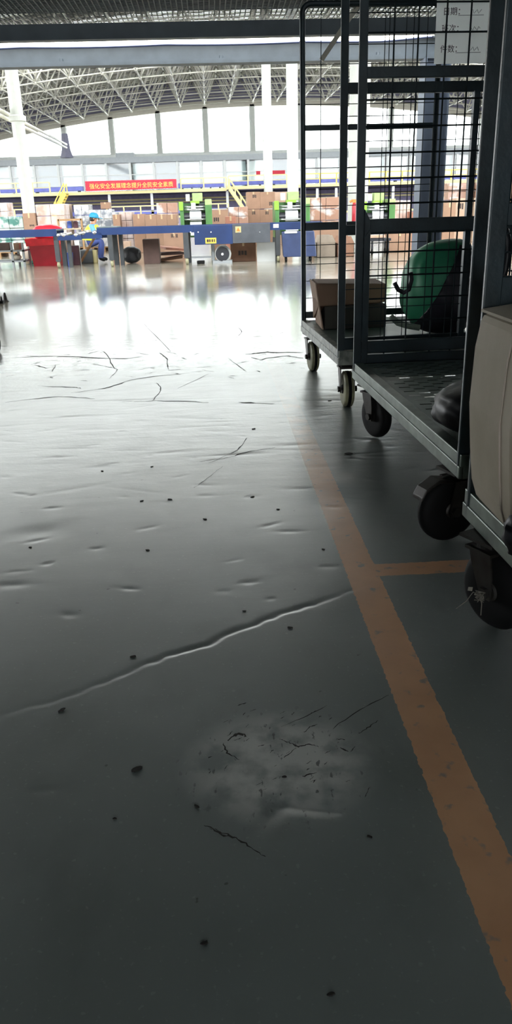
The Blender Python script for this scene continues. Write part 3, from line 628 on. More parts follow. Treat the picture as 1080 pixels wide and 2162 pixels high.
carton(1020, 385, 1090, 500, 23, 'brown carton at the right picture edge behind the nearest trolley', 'carton', .7, True)
# in front / under the line
carton(487, 513, 540, 549, 16.15, 'wide brown carton with dark print on the floor under the grey side panel', 'carton brown', .42, True, marks=((503, 529, 522, 539),))
carton(302, 505, 336, 553, 16.3, 'upright dusty dark carton on the floor under the conveyor', 'carton dusk', .35, True, tape=False)
carton(345, 491, 388, 508, 17.75, 'brown carton with black arrows standing behind the conveyor legs', 'carton', .4, True, marks=((361, 494, 366, 502), (371, 494, 375, 502)))
carton(144, 519, 166, 553, 16.7, 'dark maroon carton on the floor between the two conveyors', 'maroon', .15, True, tape=False)
carton(232, 510, 244, 530, 18, 'salmon carton behind the conveyor leg right of the worker', 'salmon', .3, True, tape=False)
carton(255, 510, 275, 531, 18, 'pinkish carton behind the dark rubbish bag', 'carton pale', .3, True, tape=False)
carton(659, 484, 714, 542, 17.2, 'light brown carton standing behind the two open dark cartons', 'carton', .4, True, tape=False)
def open_box(x0, y0, x1, y1, Y, label, mt, dep=.4):
    a, c, zb, zt_ = rect(x0, y0, x1, y1, Y); e = empty('cardboard_box', ((a+c)/2, Y+dep/2, 0), label, 'box'); h = zt_*.68
    m_ = MB(); m_.box(a, c, Y, Y+.01, 0, h); m_.box(a, c, Y+dep-.01, Y+dep, 0, h); m_.box(a, a+.01, Y, Y+dep, 0, h); m_.box(c-.01, c, Y, Y+dep, 0, h); m_.box(a, c, Y, Y+dep, 0, .01); m_.build('carton', mt, e)
    w = (c-a)*.16
    for nm, q in (('flap', [(a, Y, h), (c, Y, h), (c-w, Y+.06, zt_), (a+w, Y+.06, zt_)]), ('flap', [(a, Y+dep, h), (c, Y+dep, h), (c-w, Y+dep+.05, zt_), (a+w, Y+dep+.05, zt_)])):
        MB().add(q+[(x, y+.006, z) for x, y, z in q], [(0, 1, 2, 3), (7, 6, 5, 4), (0, 4, 5, 1), (1, 5, 6, 2), (2, 6, 7, 3), (3, 7, 4, 0)]).build(nm, mt, e)
open_box(668, 497, 708, 541, 16.6, 'open taupe carton with raised flaps beside the navy cabinet', 'carton grey')
open_box(711, 499, 747, 540, 16.6, 'open carton with dark flaps behind the second trolley post', 'carton brown')
carton(818, 492, 868, 535, 17.5, 'brown carton on the floor left of the steel column', 'carton', .4, True)
carton(780, 497, 813, 513, 17, 'small pale carton on the black trolley behind the third post', 'carton pale', .3, z=.33)
ht = empty('hand_trolley', fl(797, 536), 'low black hand trolley with a pale carton on it', 'trolley')
hx, hy = fl(797, 536).x, 17.0
bx(hx-.22, hx+.22, hy-.05, hy+.35, .27, .32).build('platform', 'machine dark', ht)
for sx in (-.17, .17):
    for sy in (.0, .3):
        bx(hx+sx-.02, hx+sx+.02, hy+sy-.02, hy+sy+.02, .1, .27).build('leg', 'machine dark', ht); MB().lathe([(.03, -.02), (.06, -.015), (.06, .015), (.03, .02)], Matrix.Translation((hx+sx, hy+sy, .06)) @ Matrix.Rotation(PI/2, 4, 'Y'), 12).build('caster', 'rubber', ht, smooth=True)
# red cylinder beside a white box
a = at(747, 445, 20); ex = empty('fire_extinguisher', (a.x, 20, .3), 'red cylinder with orange top seen between the two trolley posts', 'fire extinguisher')
zt_ = at(747, 432, 20).z
MB().lathe([(.045, .3), (.055, .32), (.055, zt_-.02), (.03, zt_+.05), (.02, zt_+.06)], Matrix.Translation((a.x, 20, 0)), 16).build('cylinder', 'red plastic', ex, smooth=True)
m_ = MB(); m_.box(a.x-.05, a.x+.05, 19.97, 20.03, zt_+.04, zt_+.12); m_.tube([(a.x-.05, 20, zt_+.1), (a.x-.11, 20, zt_+.06)], .025, 8); m_.build('valve', 'orange', ex)
a = at(735, 450, 20.3); o = bx(a.x-.09, a.x+.35, 19.8, 20.4, 0, .3).build('plinth_box', 'white paint'); tag(o, 'low white plinth under the red cylinder', 'plinth')
# flattened cardboard heap
fx = [fl(340, 550).x, fl(380, 550).x]
for i, lab in enumerate(('lowest flattened carton of the heap under the conveyor', 'middle flattened carton of the heap under the conveyor', 'topmost pinkish flattened carton of the heap under the conveyor')):
    M_ = Matrix.Translation(((fx[0]+fx[1])/2+.02*i, 17.1, .05+.1*i)) @ Matrix.Rotation(.12*(i-1), 4, 'Y') @ Matrix.Rotation(.2*i, 4, 'Z'); m_ = MB(); m_.box(-.27+.03*i, .27-.03*i, -.25, .25, -.02, .025, M_); o = m_.build('flattened_carton', ('carton brown', 'carton dusk', 'salmon')[i]); tag(o, lab, 'cardboard', 'flattened cartons under the conveyor')
def blob(cx, cy, z0, rx, ry, h, seed, amp=.12, freq=2.5, nu=28, nv=16, p=2.4, rxr=None):
    m_ = MB(); vs = []
    for j in range(nv+1):
        ph = j/nv*PI*.94
        for i in range(nu):
            th = 2*PI*i/nu; cz = math.cos(ph); sz = math.sin(ph)
            sx = abs(sz)**(2/p); zz = (math.copysign(abs(cz)**(2/p), cz)+1)/2
            x = sx*math.cos(th); y = sx*math.sin(th); n_ = 1+amp*noise.noise(Vector((x*freq+seed, y*freq, zz*freq*1.3)))+amp*.5*noise.noise(Vector((x*freq*2.7+seed, y*freq*2.7, zz*freq*3)))
            vs.append((cx+x*(rx if x < 0 or rxr is None else rxr)*n_, cy+y*ry*n_, z0+max(0, zz)*h*(.9+.1*n_)))
    fs = [(j*nu+i, (j+1)*nu+i, (j+1)*nu+(i+1) % nu, j*nu+(i+1) % nu) for j in range(nv) for i in range(nu)]
    fs += [tuple(range(nu)), tuple(nv*nu+i for i in range(nu))[::-1]]
    return m_.add(vs, fs)
p = fl(284, 552); o = blob(p.x, 16.75, 0, .19, .16, at(284, 520, 16.7).z, 3).build('rubbish_bag', 'dark plastic', smooth=True); tag(o, 'dark grey rubbish bag on the floor left of the dusty carton', 'bag')
# red bin with liner
a, c, zb, zt_ = rect(64, 500, 120, 557, 16.8); a1 = at(58, 500, 16.8).x; c1 = at(118, 500, 16.8).x
rb = empty('waste_bin', ((a+c)/2, 17.1, 0), 'big red bin with a red liner under the left conveyor section', 'bin')
m_ = MB(); z1 = .48
m_.add([(a+.03, 16.82, 0), (c-.0, 16.82, 0), (c, 17.3, 0), (a+.03, 17.3, 0), (a1, 16.76, z1), (c1+.02, 16.76, z1), (c1+.02, 17.36, z1), (a1, 17.36, z1)], [(3, 2, 1, 0), (0, 1, 5, 4), (1, 2, 6, 5), (2, 3, 7, 6), (3, 0, 4, 7)]); m_.build('tub', 'red plastic', rb)
m_ = MB(); m_.add([(a1-.03, 16.72, z1-.09), (c1+.05, 16.72, z1-.07), (c1+.05, 17.4, z1-.07), (a1-.03, 17.4, z1-.09), (a1-.05, 16.7, z1+.05), (c1+.05, 16.7, z1+.06), (c1+.05, 17.42, z1+.06), (a1-.05, 17.42, z1+.05)], [(0, 1, 5, 4), (1, 2, 6, 5), (2, 3, 7, 6), (3, 0, 4, 7)]); m_.build('rim', 'red bright', rb)
q0 = at(100, 478, 17.1); blob(q0.x, 17.1, z1, .3, .22, at(100, 479, 17).z-z1+.05, 8, .2).build('liner', 'red bright', rb, smooth=True)
p = fl(132, 557); o = MB().prism([(-.05, -.05), (.06, -.05), (.04, .05), (-.05, .05)], .38, Matrix.Translation((p.x, 17.5, 0))).build('red_crate', 'red plastic'); tag(o, 'narrow red crate between the bin and the cardboard sheets', 'crate')
p = fl(64, 556); o = blob(p.x, 17.6, 0, .13, .13, .42, 5, .06, p=2.1).build('sack', 'cream sack', smooth=True); tag(o, 'round cream sack leaning at the left side of the red bin', 'sack')
# low shelf rack at the left edge
a, c, zb, zt_ = rect(-25, 504, 50, 555, 16.6); rk = empty('shelf_rack', ((a+c)/2, 16.9, 0), 'low grey metal rack under the left end of the conveyor', 'rack')
for i, z in enumerate((.1, .3)): bx(a, c, 16.62, 17.2, z, z+.03).build('shelf', 'slab grey', rk)
for x in (a+.02, at(24, 530, 16.6).x, c-.02):
    for y in (16.64, 17.18): bx(x-.02, x+.02, y-.02, y+.02, 0, .47).build('post', 'slab grey', rk)
q = at(30, 535, 16.8); o = blob(q.x, 16.9, .13, .11, .12, .11, 4, .1).build('sack', 'cream sack', smooth=True); tag(o, 'small cream sack lying on the lower rack shelf', 'sack')
q = at(10, 515, 16.8); o = bx(q.x-.12, q.x+.09, 16.75, 17.05, .33, .47).build('cardboard_box', 'carton dusk', bevel=.005); tag(o, 'dark brown carton on the upper rack shelf at the left edge', 'box')
q = at(33, 513, 16.8); o = bx(q.x-.04, q.x+.07, 16.75, 17.0, .33, .46).build('cardboard_box', 'carton', bevel=.005); tag(o, 'small light brown carton on the upper rack shelf beside the dark one', 'box')
q = at(50, 530, 17.3); 
for i in range(4): o = bx(q.x-.08, q.x+.07, 17.8, 18.1, .005+.11*i, .1+.11*i).build('plastic_crate', 'teal', bevel=.01); tag(o, ('lowest', 'second', 'third', 'topmost')[i]+' teal crate in the stack between the rack and the red bin', 'crate', 'stack of teal crates')
# cardboard sheets, ladder board, plank
for i, (px, lab) in enumerate(((146, 'left grey brown cardboard sheet leaning between the conveyors'), (163, 'right grey brown cardboard sheet leaning between the conveyors'))):
    q = fl(px, 548); o = bx(q.x-.07, q.x+.09, 17.5+.1*i, 17.53+.1*i, 0, .46).build('cardboard_sheet', 'carton grey'); tag(o, lab, 'cardboard', 'cardboard sheets between the conveyors')
q = fl(172, 556); o = bx(q.x-.045, q.x+.05, 16.9, 16.94, 0, .47).build('white_board', 'paper'); tag(o, 'narrow white board standing left of the slanted plank', 'board')
pk = MB(); pk.bar(fl(171, 557)+Vector((0, 0, .03)), at(199, 502, 16.55), .05, .02); o = pk.build('plank', 'wood'); tag(o, 'slanted wooden plank leaning against the conveyor end', 'plank')
tb = empty('packing_table', at(147, 470, 18.6), 'small table with a beige frame behind the conveyor gap', 'table'); tb.location.z = 0
a, c, zb, zt_ = rect(123, 462, 172, 482, 18.6); m_ = MB()
for x in (a, c): m_.box(x-.02, x+.02, 18.6, 18.64, 0, zt_)
m_.box(a, c, 18.6, 18.64, zt_-.04, zt_); m_.build('frame', 'pallet wood', tb); bx(a, c, 18.6, 19.2, zb-.03, zb).build('tabletop', 'ply', tb)
for i, (x, mt_, lab) in enumerate(((a+.08, 'paper', 'white canister on the packing table'), (a+.21, 'blue bin', 'blue tub on the packing table'), (a+.35, 'maroon', 'dark red packet on the packing table'))): o = MB().lathe([(.05, 0), (.055, .01), (.055, .13), (.03, .15)], Matrix.Translation((x, 18.8, zb)), 14).build('canister', mt_, smooth=False); tag(o, lab, 'canister')
# ================================================================== GREEN WRAPPING MACHINES
def machine(x0, x1, ytop, Y, label):
    a, c, zb, zt_ = rect(x0, ytop, x1, 475, Y); w = c-a; e = empty('wrapping_machine', ((a+c)/2, Y+.4, 0), label, 'machine', 'green wrapping machines'); zs = zb-.02
    hh = zt_-zb; X_ = lambda t: a+w*t; Zz = lambda t: zs+(hh+.02)*t
    bx(X_(.0), X_(.12), Y, Y+.7, .35, Zz(.72)).build('side_cabinet', 'green paint', e, bevel=.01)
    l = bx(X_(-.02), X_(.11), Y-.03, Y, Zz(.48), Zz(.74)).build('guard_plate', 'lime paint', e, bevel=.005); l['label'] = 'lime green guard plate'
    bx(X_(.79), X_(1), Y, Y+.7, .35, Zz(.62)).build('side_cabinet', 'green paint', e, bevel=.01)
    bx(X_(.79), X_(1), Y, Y+.7, Zz(.62), Zz(.8)).build('control_box', 'pale green', e, bevel=.01)
    bx(X_(.12), X_(.79), Y+.35, Y+.6, .4, Zz(.7)).build('back_plate', 'green paint', e)
    bx(X_(.40), X_(.72), Y+.25, Y+.55, Zz(.74), Zz(1.0)).build('top_head', 'pale green', e, bevel=.01)
    bx(X_(.2), X_(.32), Y+.2, Y+.4, Zz(.76), Zz(.97)).build('reel_bracket', 'white paint', e)
    bx(X_(.34), X_(.62), Y+.1, Y+.3, Zz(.68), Zz(.76)).build('drive_unit', 'lime paint', e)
    bx(X_(.6), X_(.78), Y+.1, Y+.3, Zz(.5), Zz(.68)).build('motor', 'machine dark', e, bevel=.01)
    RYm = Matrix.Rotation(PI/2, 4, 'Y')
    MB().lathe([(.02, 0), (hh*.17, 0), (hh*.17, w*.36), (.02, w*.36)], Matrix.Translation((X_(.30), Y+.12, Zz(.3))) @ RYm, 20).build('film_roll', 'silver film', e, smooth=False)
    for t0, t1 in ((.12, .3), (.67, .79)): MB().lathe([(hh*.13, 0), (hh*.13, w*(t1-t0))], Matrix.Translation((X_(t0), Y+.14, Zz(.28))) @ RYm, 16).build('roll_flange', 'machine dark', e)
    for z, r_ in ((.58, .02), (.5, .025), (.2, .02)): MB().tube([(X_(.1), Y+.05, Zz(z)), (X_(.8), Y+.05, Zz(z))], r_, 8).build('guide_bar', 'chrome', e, smooth=True)
    bx(X_(.36), X_(.5), Y+.02, Y+.15, Zz(.5), Zz(.7)).build('feeder', 'silver film', e, bevel=.01)
    bx(X_(.3), X_(.66), Y+.0, Y+.03, zs-.2, Zz(.12)).build('film_web', 'silver film', e)
    for x in (X_(.02), X_(.96)):
        for y in (Y+.04, Y+.64): bx(x-.03, x+.03, y-.03, y+.03, 0, .35).build('leg', 'leg grey', e)
    return e
machine(379, 447, 407, 18.4, 'green wrapping machine with silver film roll below the end of the red banner')
machine(580, 654, 404, 18.2, 'green wrapping machine with silver film roll partly behind the far trolley')
machine(766, 834, 406, 18.4, 'green wrapping machine with silver film roll seen through the middle trolley mesh')
# ================================================================== WORKER (seated, bent forward, facing right)
def person():
    q = at(193, 480, 17.15); cx, cy = q.x, 17.3
    e = empty('person', (cx-.1, cy, 0), 'person in a blue cap and lime vest bent over behind the conveyor', 'person')
    pts = {'pel': (-.12, 0, .40, .125), 'sp': (-.06, 0, .55, .12), 'ch': (.0, 0, .68, .125), 'nk': (.03, 0, .785, .05), 'hd': (.05, 0, .84, .055), 'crown': (.055, 0, .93, .075),
        'hipL': (-.08, -.09, .39, .09), 'knL': (.16, -.11, .44, .06), 'anL': (.10, -.11, .09, .04), 'toL': (.22, -.12, .05, .035), 'hipR': (-.08, .09, .39, .09), 'knR': (.16, .11, .44, .06), 'anR': (.12, .11, .09, .04), 'toR': (.24, .12, .05, .035),
        'shL': (.0, -.15, .72, .06), 'elL': (.10, -.19, .52, .045), 'wrL': (.27, -.13, .60, .03), 'haL': (.33, -.11, .62, .03), 'shR': (.0, .15, .72, .06), 'elR': (.12, .19, .54, .045), 'wrR': (.28, .12, .60, .03), 'haR': (.34, .10, .62, .03)}
    for s, sy in (('L', -1), ('R', 1)):
        for k in range(4): pts['f%s%d' % (s, k)] = (.395-.008*abs(k-1.4), sy*(.075+.016*k), .615, .008); pts['g%s%d' % (s, k)] = (.425-.01*abs(k-1.4), sy*(.073+.016*k), .598, .007)
        pts['t'+s] = (.36, sy*.065, .635, .009)
    edges = [('pel', 'sp'), ('sp', 'ch'), ('ch', 'nk'), ('nk', 'hd'), ('hd', 'crown')]
    for s in 'LR':
        edges += [('pel', 'hip'+s), ('hip'+s, 'kn'+s), ('kn'+s, 'an'+s), ('an'+s, 'to'+s), ('ch', 'sh'+s), ('sh'+s, 'el'+s), ('el'+s, 'wr'+s), ('wr'+s, 'ha'+s), ('ha'+s, 't'+s)]
        for k in range(4): edges += [('ha'+s, 'f%s%d' % (s, k)), ('f%s%d' % (s, k), 'g%s%d' % (s, k))]
    names = list(pts); me = bpy.data.meshes.new('body'); me.from_pydata([Vector(pts[n][:3])+Vector((cx-.0, cy, 0))-e.location for n in names], [(names.index(a), names.index(b)) for a, b in edges], [])
    o = bpy.data.objects.new('body', me); C.objects.link(o); sk = o.modifiers.new('skin', 'SKIN'); sv = me.skin_vertices[0].data
    for i, n in enumerate(names): sv[i].radius = (pts[n][3],)*2; sv[i].use_root = (n == 'pel')
    sb = o.modifiers.new('sub', 'SUBSURF'); sb.levels = 2; sb.render_levels = 2
    dg = bpy.context.evaluated_depsgraph_get(); m2 = bpy.data.meshes.new_from_object(o.evaluated_get(dg)); bpy.data.objects.remove(o)
    body = bpy.data.objects.new('body', m2); C.objects.link(body); body.parent = e; m2.materials.clear()
    for k in ('skin', 'sleeve', 'jeans', 'rubber'): m2.materials.append(K[k])
    L0 = Vector((cx, cy, 0))-e.location
    for p_ in m2.polygons:
        c = p_.center-L0; p_.use_smooth = True
        if c.z < .1: p_.material_index = 3
        elif c.z < .5 and not (c.x > .07 and c.z > .47 and abs(c.y) > .14): p_.material_index = 2
        elif c.z > .77 or c.x > .27: p_.material_index = 0
        else: p_.material_index = 1
    # vest over the torso
    v = MB(); n = 20; rings = [(-.12, .46, .15, .17), (-.08, .53, .15, .17), (-.04, .60, .15, .175), (.0, .68, .145, .185), (.02, .74, .11, .15), (.03, .765, .075, .09)]
    for (x, z, rx, ry) in rings: v.v += [(cx+x+rx*math.cos(2*PI*k/n), cy+ry*math.sin(2*PI*k/n), z+.25*rx*math.cos(2*PI*k/n)*-.5) for k in range(n)]
    v.f = [(j*n+k, j*n+(k+1) % n, (j+1)*n+(k+1) % n, (j+1)*n+k) for j in range(len(rings)-1) for k in range(n)]
    v.build('vest', 'vest', e, smooth=True)
    hx, hz = cx+.055, .895
    cp = MB(); cp.lathe([(.098, 0), (.1, .02), (.09, .06), (.06, .09), (.01, .1)], Matrix.Translation((hx-.01, cy, hz)) @ Matrix.Rotation(.15, 4, 'Y'), 20)
    cp.add([(hx+.06, cy-.07, hz+.0), (hx+.06, cy+.07, hz), (hx+.17, cy+.05, hz-.035), (hx+.17, cy-.05, hz-.035), (hx+.06, cy-.07, hz+.012), (hx+.06, cy+.07, hz+.012), (hx+.17, cy+.05, hz-.025), (hx+.17, cy-.05, hz-.025)], [(3, 2, 1, 0), (4, 5, 6, 7), (0, 1, 5, 4), (1, 2, 6, 5), (2, 3, 7, 6), (3, 0, 4, 7)])
    cp.build('cap', 'cap blue', e, smooth=False)
    blob(hx-.03, cy, .82, .08, .085, .09, 2, .05, rxr=.05).build('hair', 'hair', e, smooth=True)
    fa = MB(); fa.tube([(hx+.07, cy, .89), (hx+.105, cy, .855), (hx+.08, cy, .85)], [.012, .016, .008], 8)
    for s in (-1, 1): fa.lathe([(.006, -.008), (.018, 0), (.006, .008)], Matrix.Translation((hx-.005, cy+s*.078, .87)) @ RX, 8)
    fa.build('nose_and_ears', 'skin', e, smooth=True)
    mo2 = MB(); mo2.bar((hx+.082, cy-.022, .83), (hx+.082, cy+.022, .83), .008, .006); 
    for s in (-1, 1): mo2.lathe([(.003, -.004), (.008, 0), (.003, .004)], Matrix.Translation((hx+.075, cy+s*.03, .885)), 8)
    mo2.build('eyes_and_mouth', 'maroon', e)
    st = bx(cx-.30, cx-.03, cy-.2, cy+.2, 0, .27).build('seat_crate', 'leg grey', bevel=.02); tag(st, 'dark grey crate the worker sits on behind the plank', 'crate')
    return e
person()
o = MB().lathe([(.07, 0), (.09, .24), (.095, .25)], Matrix.Translation((fl(185, 545).x, 16.72, 0)), 18).build('tub', 'blue bin'); tag(o, 'blue tub on the floor behind the slanted plank', 'tub')
o = MB().lathe([(.05, .0), (.06, .02), (.06, .26)], Matrix.Translation((fl(223, 545).x, 17.2, 0)), 14).build('tub', 'pale yellow'); tag(o, 'pale yellow tub on the floor right of the worker', 'tub')
# ================================================================== CAGE TROLLEYS
def caster(cart, x, y, swivel, tyre, brake=False, top=.235, R_=.1, tw=.05):
    M_ = Matrix.Translation((x, y, 0)) @ Matrix.Rotation(swivel, 4, 'Z'); fk = MB(); tr_ = -.035
    fk.box(-.05, .05, -.055, .055, top-.008, top, M_); fk.lathe([(.03, top-.03), (.034, top-.008)], M_, 14); fk.box(-.043, .043, -.045, .04, top-.036, top-.028, M_)
    for s in (-1, 1):
        poly = [(-.04, top-.028), (.03, top-.028), (.02, top-.065), (tr_+.016, R_-.018), (tr_-.016, R_-.018), (-.05, top-.09)]
        P = M_ @ Matrix.Translation((s*(tw/2+.009), 0, 0)) @ Matrix(((0, 0, 1, 0), (1, 0, 0, 0), (0, 1, 0, 0), (0, 0, 0, 1)))
        fk.prism(poly, .005*s, P)
    fk.tube([(-tw/2-.026, tr_, R_), (tw/2+.026, tr_, R_)], .009, 8, M_)
    for s in (-1, 1): fk.tube([(s*(tw/2+.014), tr_, R_), (s*(tw/2+.026), tr_, R_)], .016, 6, M_)
    fo = fk.build('caster', 'fork steel', cart, world=False)
    A = M_ @ Matrix.Translation((0, tr_, R_)) @ Matrix.Rotation(PI/2, 4, 'Y'); h = tw/2
    MB().lathe([(.058, -h), (.082, -h), (.094, -h*.75), (R_-.001, -h*.3), (R_-.001, h*.3), (.094, h*.75), (.082, h), (.058, h)], A, 36).build('tyre', tyre, fo, smooth=True, world=False)
    if tyre == 'cream tyre': MB().lathe([(R_-.002, -h*.36), (R_+.0015, -h*.3), (R_+.0015, h*.3), (R_-.002, h*.36)], A, 36).build('tread', 'rubber', fo, world=False)
    MB().lathe([(.02, -h-.004), (.03, -h+.003), (.06, -h+.006), (.06, h-.006), (.03, h-.003), (.02, h+.004)], A, 24).build('hub', 'fork steel', fo, world=False)
    if brake:
        b = MB(); b.add([M_ @ Vector(v) for v in [(sx*.028, y_, z_) for (y_, z_) in ((-.03, .205), (-.09, .215), (-.135, .19), (-.15, .165)) for sx in (-1, 1)]+[(sx*.028, y_, z_-.012) for (y_, z_) in ((-.03, .205), (-.09, .215), (-.135, .19), (-.15, .165)) for sx in (-1, 1)]],
            [(0, 1, 3, 2), (2, 3, 5, 4), (4, 5, 7, 6), (10, 11, 9, 8), (12, 13, 11, 10), (14, 15, 13, 12), (0, 2, 10, 8), (2, 4, 12, 10), (4, 6, 14, 12), (3, 1, 9, 11), (5, 3, 11, 13), (7, 5, 13, 15), (6, 7, 15, 14), (1, 0, 8, 9)])
        b.build('brake_pedal', 'fork steel', fo, world=False, bevel=.003)
def end_frame(cart, w, v, z0, top, bars, wz, wx, pw, rounded=False, wr=.0028, name='end_frame', extra=None, inner=None):
    f = MB(); a, b = -w/2, w/2
    if rounded:
        r = .05; pts = [(a+pw/2, v, z0)]+[(a+pw/2+r-r*math.cos(t), v, top-pw/2-r+r*math.sin(t)) for t in np.linspace(0, PI/2, 7)]+[(b-pw/2-r+r*math.sin(t), v, top-pw/2-r+r*math.cos(t)) for t in np.linspace(0, PI/2, 7)]+[(b-pw/2, v, z0)]
        f.tube(pts, pw/2, 10)
    else:
        f.box(a, a+pw, v-.007, v+.007, z0, top); f.box(a+pw-.006, a+pw, v, v+.03, z0, top); f.box(b-pw, b, v-.007, v+.007, z0, top); f.box(a+pw, b-pw, v-.007, v+.007, top-pw, top)
    for z, h in bars: f.box(a+pw*.8, b-pw*.8, v-.006, v+.02, z-h/2, z+h/2)
    if extra: extra(f)
    fo = f.build(name, 'cart paint', cart, world=False, bevel=0 if rounded else .003)
    m_ = MB(); lo = min([z for z, h in bars]+[z0]); 
    for z in wz: m_.tube([(a+pw*.5, v, z), (b-pw*.5, v, z)], wr, 5)
    for x in wx: m_.tube([(x, v+wr*2, lo), (x, v+wr*2, top-pw/2)], wr, 5)
    m_.build('wire_mesh', 'wire', fo, world=False)
    if inner:
        n_ = MB(); inner(n_); n_.build('upright', 'cart paint', fo, world=False)
    return fo
def bed_frame(cart, w, l, zt_, perf):
    f = MB(); e = 0
    for s in (-1, 1):                                  # stepped side channels
        x = s*w/2; f.box(min(x, x-s*.012), max(x, x-s*.012), -l/2, l/2, zt_-.07, zt_-.032); f.box(min(x-s*.004, x-s*.045), max(x-s*.004, x-s*.045), -l/2, l/2, zt_-.034, zt_+.004)
    for s in (-1, 1): y = s*l/2; f.box(-w/2+.012, w/2-.012, min(y, y-s*.04), max(y, y-s*.04), zt_-.07, zt_)
    for y in (-l/4, 0, l/4): f.box(-w/2+.03, w/2-.03, y-.02, y+.02, zt_-.06, zt_-.012)
    f.build('bed_frame', 'rail edge' if not perf else 'rail green', cart, world=False, bevel=.003)
    d = MB(); xa, xb, ya, yb = -w/2+.045, w/2-.045, -l/2+.04, l/2-.04; z = zt_-.003
    if perf:
        def quad(p, q, r, s): d.add([(p, r, z), (q, r, z), (q, s, z), (p, s, z)], [(0, 1, 2, 3)])
        y = ya; row = 0; pit = .036; sl = .013
        while y+pit < yb:
            quad(xa, xb, y, y+pit-sl); ys, ye = y+pit-sl, y+pit; x = xa; cx = xa+.03+(.0 if row % 2 == 0 else .05)
            while cx+.05 < xb-.01: quad(x, cx, ys, ye); x = cx+.045; cx += .1
            quad(x, xb, ys, ye); y += pit; row += 1
        quad(xa, xb, y, yb)
    else: d.box(xa, xb, ya, yb, z-.004, z)
    d.build('deck_plate', 'deck plate', cart, world=False)
def seqz(a, b, s): return [a+s*i for i in range(int((b-a)/s)+1)]
# --- far trolley
w, l = .84, 1.22; ang = math.atan2(.053, 1.17)
def cart_root(xr, yr, xf, yf, w, label):               # left rear and left front corners -> root at the base centre
    l = math.hypot(xr-xf, yr-yf); ang = math.atan2(-(xr-xf), yr-yf); c = Vector(((xr+xf)/2, (yr+yf)/2, 0))+Vector((math.cos(ang), math.sin(ang), 0))*w/2
    return empty('cage_trolley', c, label, 'trolley', 'green cage trolleys parked in a line', ang), l
BZ = .31
cA, lA = cart_root(.567, 5.08, .622, 3.88, .84, 'far cage trolley holding the green bag, on cream wheels')
bed_frame(cA, .84, lA, BZ, False)
def arch_extra(f): pass
end_frame(cA, .84, lA/2-.02, BZ-.06, 2.075, [(1.43, .03), (.88, .045), (.345, .04)], [1.76, 1.66, 1.553, 1.21, 1.104, .996, .77, .656, .555, .45], [-.42+.125*i for i in range(1, 7)], .033, rounded=True, wr=.0024)
end_frame(cA, .84, -lA/2+.02, BZ-.06, 2.06, [(1.488, .045), (.885, .045), (.345, .06)], [1.90, 1.78, 1.66, 1.375, 1.27, 1.16, 1.05, .78, .70, .61, .52, .44], [-.42+.11*i for i in range(1, 8)], .036, wr=.002,
    inner=lambda n_: n_.box(.20, .228, -lA/2+.0, -lA/2+.03, BZ, 1.47))
for (x, y, sw, br) in ((-.36, lA/2-.07, .06, False), (-.345, -lA/2+.15, -.02, False), (.34, lA/2-.1, .2, False), (.33, -lA/2+.14, -.3, False)): caster(cA, x, y, sw, 'cream tyre', br, R_=.093)
# --- middle trolley
cB, lB = cart_root(.640, 3.575, .696, 2.10, .80, 'middle cage trolley with perforated deck, black wheels and a job sheet')
bed_frame(cB, .80, lB, BZ, True)
gus = lambda f: (f.prism([(-.364, .86), (-.335, .90), (-.335, .93), (-.364, .98)], .03, Matrix.Translation((0, lB/2-.005, 0)) @ RX), f.box(-.364, -.335, lB/2-.03, lB/2-.01, BZ, .9))
end_frame(cB, .80, lB/2-.02, BZ-.06, 2.06, [(1.50, .042), (.91, .056), (.385, .055), (.33, .04)], [1.745, 1.64, 1.40, 1.30, 1.20, 1.10, 1.0, .80, .70, .60, .50], [-.255, -.155, -.04, .06, .16, .26, .33], .036, wr=.0038, extra=gus)
end_frame(cB, .80, -lB/2+.02, BZ-.06, 2.06, [(1.50, .042), (.91, .056), (.36, .055)], [1.745, 1.64, 1.40, 1.30, 1.20, 1.10, 1.0, .80, .70, .60, .50], [-.3+.1*i for i in range(7)], .036, wr=.0035)
for (x, y, sw, br) in ((-.335, lB/2-.15, .35, False), (-.35, -lB/2+.12, -1.30, True), (.32, lB/2-.15, .1, False), (.32, -lB/2+.15, .4, False)): caster(cB, x, y, sw, 'rubber', br, R_=.1 if not br else .108, tw=.05)
# --- nearest trolley
cC, lC = cart_root(.622, 1.83, .668, .62, .80, 'nearest cage trolley, carrying the tall tan carton')
bed_frame(cC, .80, lC, BZ, True)
end_frame(cC, .80, lC/2-.03, BZ-.06, 2.06, [(1.50, .05), (.97, .05), (.80, .075), (.34, .055)], [1.3, 1.2, 1.1, 1.05, .93, .89, .7, .6, .5], [-.34+.045*i for i in range(16)], .042, wr=.0022)
end_frame(cC, .80, -lC/2+.03, BZ-.06, 2.06, [(1.50, .05), (.97, .05), (.34, .055)], [1.3, 1.2, 1.1, .8, .7, .6, .5], [-.3+.1*i for i in range(7)], .04)
for (x, y, sw, br) in ((-.372, lC/2-.13, .42, False), (-.315, -lC/2+.15, .3, False), (.32, lC/2-.15, .1, False), (.32, -lC/2+.15, .4, False)): caster(cC, x, y, sw, 'rubber', br, R_=.103)
